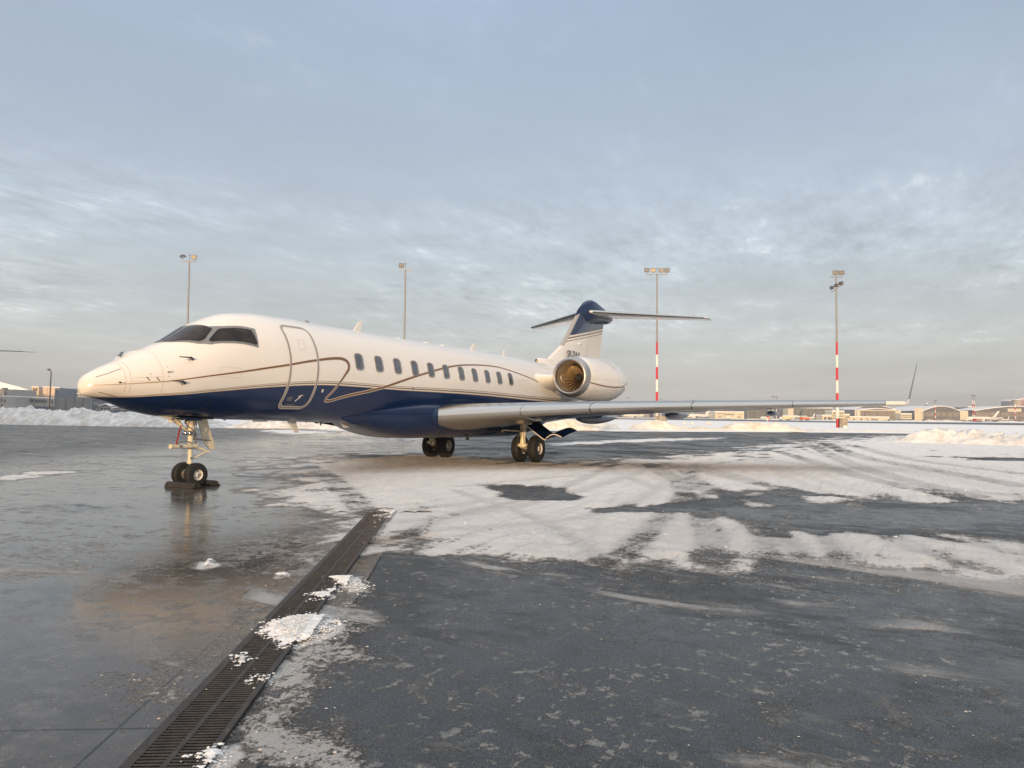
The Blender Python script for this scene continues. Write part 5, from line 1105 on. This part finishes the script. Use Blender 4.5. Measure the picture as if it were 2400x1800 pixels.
bld('fence', 'low dark blue fence along the road under the nose', 205, 420, 962.5, D0-30, 'b_blue', .4, snow=False, cat='fence')
bld('apartment_block', 'distant pinkish block far behind the jet nose', 226, 252, 943, 900, 'b_pink', 30, [(227, 251, 946, 949, 6)])
# white domed hangar roof
org = at(-60, 520, 0); r = empty('domed_hangar', tuple(org), 0, 'large white snow-covered vaulted hangar roof at the left edge', 'hangar'); mb = MB(); P = []
zt_ = lambda u: np.interp(u, [-330, -200, -120, -60, 0, 25, 50, 75, 95, 120], [20, 14, hz(-120, 880, 520), hz(-60, 884, 520), hz(0, 895, 520), hz(25, 901.5, 520), hz(50, 908, 520), hz(75, 917, 520), hz(95, 926, 520), hz(120, 940, 520)])
for dd in (0, 60): P.append([tuple(Vector(at(u, 520+dd, zt_(u)))-Vector(org)) for u in np.linspace(-120, 120, 30)])
P = [[(x, y, 0) for x, y, z in P[0]]]+P+[[(x, y, 0) for x, y, z in P[-1]]]; mb.grid(np.array(P)); mb.build('vaulted_roof', M['snowroof'], r, smooth=False)

# hangars and halls across the airfield (about a kilometre away)
D1 = 1050
arc = lambda u0, u1, ve, vt, n=9: [(u0+(u1-u0)*t, ve+(vt-ve)*math.sin(math.pi*t)) for t in np.linspace(0, 1, n)]
bld('hangar', 'low-gabled hangar with brown doors between two cream pylons', 2015.7, 2098, 962.5, D1, 'b_door', 60, gable=[(2013, 961.5), (2056, 957.6), (2100, 961.5)], parts=[('pylon', 2002.8, 2015.5, 961.2, 990, 'b_yel', 1.), ('pylon', 2098, 2111, 961.2, 990, 'b_yel', 1.), ('fascia', 2015.7, 2098, 960.2, 963.2, 'b_yel', .9)]+[('door_joint', a, a+.5, 963.5, 990, 'b_arch', .4) for a in (2036, 2056, 2077)])
bld('hangar', 'arched dark hangar behind the gabled hangar, right of the banded mast', 1998, 2098, 961, D1+120, 'b_arch', 60, gable=arc(1998, 2098, 960, 950.5))
bld('hangar', 'arched hangar with white roof and a cream tower on each side', 2163.5, 2248.5, 965, D1, 'b_door', 60, gable=arc(2161, 2251, 964, 952.2), parts=[('pylon', 2143, 2163.3, 957, 990, 'b_yel', 1.), ('pylon', 2249, 2268.5, 962, 990, 'b_yel', 1.), ('door_sill', 2164, 2248, 976.5, 981, 'b_arch', .4)]+[('door_joint', a, a+.5, 965, 990, 'b_arch', .5) for a in (2190, 2205, 2220, 2233)])
bld('hangar', 'dark shed between the two arched hangars on the right', 2268.7, 2287, 954.5, D1+60, 'b_arch', 40)
bld('hangar', 'wide arched hangar with a cream sign panel at the right edge', 2287, 2450, 965.5, D1, 'b_door', 60, gable=arc(2284, 2480, 963, 952.8), parts=[('sign_panel', 2361, 2393, 957.5, 965.2, 'b_yel', 1.2), ('door_sill', 2330, 2420, 976.5, 981.5, 'b_arch', .4)]+[('door_joint', a, a+.5, 965, 990, 'b_arch', .5) for a in (2320, 2345, 2371, 2390)])
bld('hangar', 'white vaulted roof behind the cream tower right of the winglet', 2122, 2175, 964, D1+100, 'b_dark', 60, gable=[(2121, 963.5), (2135, 958.5), (2150, 955), (2175, 952.5)])
bld('office_building', 'small cream office with two rows of windows between two hangars', 2111.5, 2137, 970.6, D1-20, 'b_yel', 20, [(2113, 2136, 972.6, 974.6, 6), (2113, 2136, 977.2, 979.2, 5)])
bld('terminal_building', 'long low cream building with dark doorways right of the banded mast', 1992, 2085, 978, 930, 'b_yel', 20, [(1999, 2003.5, 981, 985, 1), (2016, 2021, 981, 985, 1), (2031, 2034, 980.5, 986, 1), (2042, 2058, 981, 986, 4), (2068, 2082, 984, 986, 4)])
bld('control_building', 'stepped cream building with dark windows directly behind the banded mast near the winglet', 1949.8, 1979, 964, 930, 'b_yel', 20, [(1951, 1960, 967.5, 970, 1), (1967.5, 1977, 967, 970, 2), (1951, 1960, 973.5, 976, 2), (1967, 1978, 974, 977, 3), (1951, 1960, 979.5, 982, 2)])
bld('annex_building', 'single-storey cream annex left of the stepped building', 1927, 1949.6, 974, 931, 'b_yel', 18, [(1930, 1947, 978, 983, 2)]); bld('annex_building', 'single-storey cream annex right of the stepped building', 1979.2, 1991.6, 971.8, 931, 'b_yel', 18, [(1981, 1990, 976, 979, 3)])
bld('hangar', 'plain green-grey hangar left of the stepped cream building', 1861, 1951, 957, D1, 'b_green', 50, [], parts=[('door_joint', a, a+.5, 957, 990, 'b_arch', .4) for a in (1878, 1895, 1912, 1930)])
bld('hangar', 'plain green-grey hangar right of the long cream hall', 1750, 1799, 958, D1, 'b_green', 50, parts=[('door_joint', a, a+.5, 958, 990, 'b_arch', .4) for a in (1766, 1782)])
bld('tower_block', 'narrow cream block below the second wing fairing', 1847, 1860, 957, D1-30, 'b_yel', 20); bld('tower_block', 'narrow tan block between the two green-grey hangars', 1799.2, 1806, 956, D1-10, 'b_far', 20)
bld('office_building', 'long cream hall with small dark windows seen under the wing', 1676, 1744, 966, D1-40, 'b_yel', 30, [(1680, 1696, 969, 970.5, 5), (1697, 1722, 970, 972.8, 6), (1730, 1741, 970, 971.5, 2), (1684, 1691, 976, 979, 2), (1706, 1714, 976, 979, 1), (1728, 1737, 976, 979, 2)])
bld('office_building', 'grey hall behind the white airliner tail under the wing', 1560, 1676, 962, D1+80, 'b_dark', 30)
bld('terminal_building', 'far hazy terminal with a lit window row left of the four-headed mast', 1455, 1522, 944.5, 1500, 'b_far', 40, [(1464, 1500, 946, 947.6, 12)], snow=False, parts=[('roof_storey', 1462, 1504, 940.5, 944.5, 'b_arch', -4.)])
bld('terminal_building', 'far hazy terminal with a bright roof box right of the four-headed mast', 1531, 1640, 943.2, 1500, 'b_far', 40, [(1553, 1612, 944.6, 946.4, 18)], snow=False, wm='b_yel', parts=[('roof_storey', 1570, 1602, 939.5, 943.2, 'b_arch', -4.), ('roof_box', 1580.5, 1595.5, 937, 941.2, 'b_yel', -6.)])
bld('terminal_building', 'far low terminal roof with lit edges above the outer wing', 1640, 1700, 944.8, 1520, 'b_far', 40, [(1642, 1658, 941.8, 943.2, 3)], snow=True, wm='b_yel')
bld('apartment_block', 'far slate-grey apartment block at the right edge', 2366.5, 2377, 939.8, 1700, 'b_dark', 30); bld('apartment_block', 'far apartment block with pale balcony bands at the right edge', 2377, 2392, 937.6, 1690, 'b_far', 30, parts=[('balcony_band', 2377.5, 2392, v_, v_+1.8, 'b_yel', .8) for v_ in (939.4, 943, 946.6, 950.2)]); bld('apartment_block', 'far pink apartment block cut by the right edge', 2392, 2440, 936, 1695, 'b_pink', 30, parts=[('window_band', 2396, 2410, v_, v_+1.2, 'b_dark', .8) for v_ in (940, 944, 948)])
bld('radar_tower', 'tiny far tower with a ball top right of the winglet', 2171.6, 2174.6, 948, 1300, 'b_arch', 5, parts=[('radome', 2171.8, 2174.4, 944.2, 948, 'pwhite', 0.)])
# banded masts far away
def fmast(u, vt, D, label, tw=.45, red=True):
    p = at(u, D, 0); H = hz(u, vt, D); r = empty('distant_mast', tuple(p), 0, label, 'floodlight mast', 'distant banded masts across the airfield'); n_ = 7; z = 0
    for i in range(n_):
        z1 = H*.93*(i+1)/n_; MB().tube((0, 0, z), (0, 0, z1), tw, n=8, cap=False).build('painted_band', M['red' if (i % 2 == 0 and red) else 'pwhite'] if i < n_-1 else M['steel'], r); z = z1
    MB().box((0, 0, H*.97), (3.6*tw/.45, 1.0, .2), rzc).box((Rv.x*1.3, Rv.y*1.3, H*.985), (.9, .8, .9), rzc).box((-Rv.x*1.3, -Rv.y*1.3, H*.985), (.9, .8, .9), rzc).box((0, 0, H*.985), (.7, .7, 1.1), rzc).build('lamp_cluster', M['lampbox'], r)
fmast(2280.5, 926, 900, 'left mast of the tall banded pair at the right'); fmast(2284.5, 926.5, 905, 'right mast of the tall banded pair at the right'); fmast(2192.5, 938.5, 900, 'single thin mast in front of the arched hangar'); fmast(2380.5, 937, 900, 'thin mast in front of the hangar with the sign panel')
fmast(1811.5, 928.5, 900, 'left mast of the pale pair above the wing', red=False); fmast(1820, 929.5, 905, 'right mast of the pale pair above the wing', red=False); fmast(1471, 931, 1100, 'hazy mast in front of the far terminal left of the four-headed mast', .35, False); fmast(1549, 934.5, 1100, 'hazy mast just right of the four-headed mast', .35, False); fmast(1622, 937.5, 1100, 'hazy mast near the slat joint of the wing', .35, False)

# airliners and small aircraft parked over there
M['livwhite'] = mat('airliner_white', (.78, .74, .66), .4); M['taildark'] = mat('tail_dark', (.05, .06, .09), .4); M['tailblue'] = mat('tail_blue', (.20, .30, .45), .4)
def airliner(u, D, ang, label, tail='livwhite', Ls=38., sc=1.):
    p = at(u, D, 0); r = empty('airliner', tuple(p), rzc+ang, label, 'airliner', 'aircraft parked across the airfield'); L = Ls
    mb = MB(); mb.lathe([(0, .02), (.5, .9), (1.6, 1.5), (3.5, 1.95), (L*.68, 1.95), (L*.85, 1.3), (L*.97, .45), (L, .1)], (-L/2, 0, 3.6), (1, 0, 0.0), 18); mb.build('fuselage', M['livwhite'], r, smooth=True)
    mb = MB(); mb.prism([(L*.32, 0), (L*.42, 0), (L*.54, 6.6), (L*.475, 6.6)], (0, 0, 5.2), (1, 0, 0), (0, 0, 1), (0, 1, 0), .5); mb.build('fin', M[tail], r)
    for s_ in (-1, 1):
        MB().prism([(-.12*L, 0), (.10*L, 0), (.19*L, 15.5), (.15*L, 15.5)], (0, s_*1.2, 2.9), (1, 0, 0), (0, s_, .09), (0, 0, 1), .4).build('wing', M['livwhite'], r)
        MB().prism([(.38*L, 0), (.46*L, 0), (.50*L, 5.8), (.46*L, 5.8)], (0, s_*.8, 4.6), (1, 0, 0), (0, s_, .1), (0, 0, 1), .3).build('tailplane', M['livwhite'], r)
        MB().lathe([(0, .75), (.2, .95), (2.2, .95), (3.6, .55)], (-4.8, s_*5, 1.9), (1, 0, 0), 12).build('engine', M['livwhite'], r, smooth=True)
        MB().tube((1.5, s_*2.8, 0), (1.5, s_*2.8, 3), .45).build('main_gear', M['dark'], r)
    MB().tube((-L*.38, 0, 0), (-L*.38, 0, 3), .3).build('nose_gear', M['dark'], r)
    if sc != 1: r.scale = (sc,)*3
airliner(2303, 800, .12, 'plain white airliner parked in front of the hangars at the far right'); airliner(1628, 830, .2, 'white airliner with white tail just under the outer wing'); airliner(2012, 960, 1.25, 'airliner with pale blue tail in front of the gabled hangar', 'tailblue'); airliner(2032, 975, 1.3, 'airliner with dark tail in front of the gabled hangar', 'taildark', 30); airliner(2318, 985, .3, 'small airliner with dark tail behind the white one', 'taildark', 34)
airliner(1857, 900, .5, 'airliner with dark tail behind the second wing fairing', 'taildark', 36); airliner(1795, 880, .2, 'low white jet left of the pale mast pair', 'livwhite', 24, .62); airliner(1893, 890, .15, 'low pinkish jet behind the orange plough', 'livwhite', 28, .66); airliner(1485, 820, .1, 'white airliner seen below the wing beside the jet tail', 'livwhite', 30, .8); airliner(2356, 930, .3, 'grey business jet at the far right beside the white airliner', 'livwhite', 22, .6)
# service vehicles
M['orange'] = mat('orange_paint', (.62, .12, .03), .45); M['yellow'] = mat('pale_yellow_paint', (.68, .58, .30), .45)
def truck(u, D, ang, label, body, cab, L=8., h=2.6, kind='service_truck', cat='truck', plough=False, grp=None):
    p = at(u, D, 0); r = empty(kind, tuple(p), rzc+ang, label, cat, grp)
    MB().box((.8, 0, .9+h/2), (L*.68, 2.4, h)).build('cargo_body', M[body], r, bevel=.1); MB().box((-L*.40, 0, 1.9), (L*.2, 2.3, 2.2), top=.9).build('cab', M[cab], r, bevel=.12)
    MB().box((-L*.41, 0, 2.45), (L*.21, 2.1, .7)).build('windscreen', M['b_win'], r)
    for x in (-L*.38, L*.12, L*.30):
        for s_ in (-1, 1): MB().tube((x, s_*1.0, .5), (x, s_*1.25, .5), .5, n=14).build('wheel', M['tyre'], r)
    if plough: MB().prism([(-.3, -1.9), (.0, -1.9), (.5, 1.9), (.2, 1.9)], (-L*.58, 0, .75), (1, 0, 0), (0, 1, 0), (0, 0, 1), 1.2).build('plough_blade', M[body], r)
truck(1887, 620, .1, 'orange snow plough truck on the far taxiway', 'orange', 'orange', 8, 1.6, 'snow_plough', 'snow plough', True)
truck(1841, 640, .05, 'pale yellow tanker truck left of the orange plough', 'yellow', 'pwhite', 11, 2.4, 'fuel_truck'); truck(1705, 900, .0, 'white high-loader van in front of the long cream hall', 'livwhite', 'livwhite', 7, 2.6)
truck(1947, 700, 1.2, 'small dark tractor at the foot of the cream annex', 'b_dark', 'b_dark', 4, 1.5, 'tow_tractor', 'tractor'); truck(2291, 650, .2, 'red and white service truck in front of the white airliner', 'b_pink', 'red', 8, 2.2)
p = at(1800.5, 300, 0); r = empty('marker_board', tuple(p), rzc, 'small red and white marker frame on the snow field below the outer wing', 'marker')
for i, x in enumerate((-.35, .35)): MB().box((x, 0, 1.1), (.22, .22, 2.2)).build('post', M['red' if i else 'pwhite'], r)
MB().box((0, 0, 2.1), (1.1, .25, .5)).build('board', M['red'], r); MB().box((0, 0, 1.5), (.9, .2, .25)).build('rail', M['pwhite'], r)
def car(mname):
    r = empty('parked_car', (0, 0, 0)); MB().prism([(-2.2, .3), (2.2, .3), (2.2, .85), (1.3, .95), (-2.1, .95)], (0, 0, 0), (1, 0, 0), (0, 0, 1), (0, 1, 0), 1.8).build('body', M[mname], r, bevel=.06)
    MB().prism([(-1.9, .95), (1.2, .95), (.6, 1.5), (-1.4, 1.5)], (0, 0, 0), (1, 0, 0), (0, 0, 1), (0, 1, 0), 1.6).build('cabin', M['b_win'], r)
    for x in (-1.4, 1.4):
        for s_ in (-1, 1): MB().tube((x, s_*.7, .33), (x, s_*.92, .33), .33, n=12).build('wheel', M['tyre'], r)
    return r
cars = [car(m_) for m_ in ('livwhite', 'dark', 'geard', 'b_blue')]; used_ = [False]*4
ORD = ['first', 'second', 'third', 'fourth', 'fifth', 'sixth', 'seventh', 'eighth', 'ninth', 'tenth', 'eleventh', 'twelfth', 'thirteenth', 'fourteenth', 'fifteenth', 'sixteenth', 'seventeenth', 'eighteenth', 'nineteenth', 'twentieth']
for zone, us in (('below the low-gabled hangar', np.arange(2088, 2112, 4.1)), ('below the small cream office', np.arange(2112.6, 2141, 4.1)), ('below the two-towered arched hangar', np.arange(2166, 2262, 5.8)), ('below the hangar with the sign panel', np.arange(2330, 2399, 7.))):
    for j, u in enumerate(us):
        k = int(rng.integers(0, 4)); o = cars[k] if not used_[k] else copy_tree(cars[k]); used_[k] = True
        o.location = tuple(at(u, 780+rng.uniform(-30, 30), .05)); o.rotation_euler = (0, 0, rzc+rng.choice([0., .2, 1.4, -.3])); o.scale = (1.25,)*3
        tag(o, f"tiny {('white', 'black', 'grey', 'dark blue')[k]} car {zone}, {ORD[j]} from the left", 'car', 'cars parked in the far row')
# heaped snow in front of the cars
for i, (a, b, D, h) in enumerate(((2085, 2165, 745, 1.4), (2165, 2262, 740, 1.9), (2330, 2430, 735, 1.7), (1740, 1860, 700, 1.4), (1860, 1930, 720, 1.3), (1440, 1560, 700, 1.2))):
    bank('snow_ridge', [gd(a, D), gd((a+b)/2, D+2), gd(b, D)], 4, h, M['mound'], 'far low snow ridge '+('below the gabled hangar', 'below the arched hangar with towers', 'below the sign-panel hangar', 'left of the pale tanker truck', 'behind the orange plough', 'under the inner wing right of the jet tail')[i], 60+i, 1.4, 'far snow ridges', lump=.5)

# bare winter trees on the skyline
M['twig'] = mat('bare_twigs', (.075, .062, .055), .9)
def tree_mesh(seed, H):
    rr = random.Random(seed); tw = MB(); trk_ = MB()
    def br(p, d, L, r, lv, mbs):
        q = p+d*L; mbs.tube(p, q, r, r*.65, n=5 if lv < 2 else 3, cap=False)
        if lv >= 4: return
        for k in range(4 if lv < 3 else 5):
            a = rr.uniform(0, 6.28); t = rr.uniform(.45, 1.0); s = rr.uniform(.35, .8); o = d.orthogonal().normalized(); o.rotate(Matrix.Rotation(a, 3, d)); nd = (d*(1-s*.4)+o*s+Vector((0, 0, .18))).normalized()
            br(p+d*L*t, nd, L*rr.uniform(.55, .78), r*.55, lv+1, tw)
    br(Vector((0, 0, 0)), Vector((0, 0, 1)), H*.34, H*.018, 0, trk_); return trk_, tw
protos = []
for s_ in range(3):
    t_, w_ = tree_mesh(50+s_, 14.); r = empty('bare_tree'); t_.build('trunk', M['twig'], r, fixn=False); w_.build('crown', M['twig'], r, fixn=False); protos.append(r)
i = 0
for (a, b, n_, w) in ((2212, 2275, 16, 'between the arched hangars'), (2345, 2362, 4, 'left of the apartment blocks'), (2120, 2178, 8, 'above the white vaulted roof'), (1975, 2000, 3, 'behind the banded mast'), (1762, 1790, 6, 'above the middle of the wing'), (1432, 1456, 8, 'left of the far terminal')):
    for j, u in enumerate(np.linspace(a, b, n_)):
        u += rng.uniform(-1, 1); k = i % 3; o = protos[k] if i < 3 else copy_tree(protos[k]); i += 1; o.location = tuple(at(u, 1350+rng.uniform(-80, 80))); o.rotation_euler = (0, 0, rng.uniform(0, 6)); s_ = rng.uniform(1.8, 2.7); o.scale = (s_, s_, s_*.95)
        tag(o, f'bare winter tree {w}, {ORD[j]} from the left', 'tree', 'bare trees on the skyline')
def treeline(u0, u1, D, h, label):
    us = np.linspace(u0, u1, 90); mb = MB(); P = []
    hh = h*(.55+.7*fbm(us*.21, us*0, 5, 77, .7)); 
    for dd, k in ((0, 0), (0, 1), (12, 1.05), (25, .9), (25, 0)): P.append([tuple(Vector(at(u, D+dd, 0))+Vector((0, 0, float(z)*k))) for u, z in zip(us, hh)])
    mb.grid(np.array(P)); tag(mb.build('distant_wood', M['twig']), label, 'wood', kind='stuff')
treeline(1700, 2460, 2100, 30, 'far dark line of winter woodland behind the hangars'); treeline(-100, 1000, 1500, 12, 'far dark line of winter woodland behind the left buildings')

# buildings outside the picture whose long shadows keep the left snow bank and the left buildings in shade
def offbld(cx, cy, w, d, h, label, ang=SUN_AZ):
    r = empty('terminal_building', (cx, cy, 0), ang, label, 'building'); MB().box((0, 0, h/2), (d, w, h)).build('wall', M['b_grey'], r); MB().box((0, 0, h+.3), (d+1, w+1, .6)).build('roof', M['snowroof'], r)
    for i in range(int(w/12)): MB().box((d/2, -w/2+6+i*12, h*.5), (.3, 5, h*.3)).build('window', M['b_win'], r)
offbld(-75, 45, 72, 14, 21, 'long grey terminal standing outside the left of the picture')
offbld(25, 300, 170, 16, 31, 'tall grey hall standing far outside the left of the picture')

# thin winter haze over the airfield
hm = bpy.data.materials.new('haze'); hm.use_nodes = True; ht = hm.node_tree; ht.nodes.clear()
pv = ht.nodes.new('ShaderNodeVolumePrincipled'); pv.inputs['Color'].default_value = (.93, .93, .96, 1); pv.inputs['Density'].default_value = .00022; pv.inputs['Anisotropy'].default_value = .3
ho = ht.nodes.new('ShaderNodeOutputMaterial'); ht.links.new(pv.outputs[0], ho.inputs['Volume'])
mb = MB(); mb.box((900, 450, 30), (3400, 3400, 62)); tag(mb.build('haze', hm), kind='stuff')
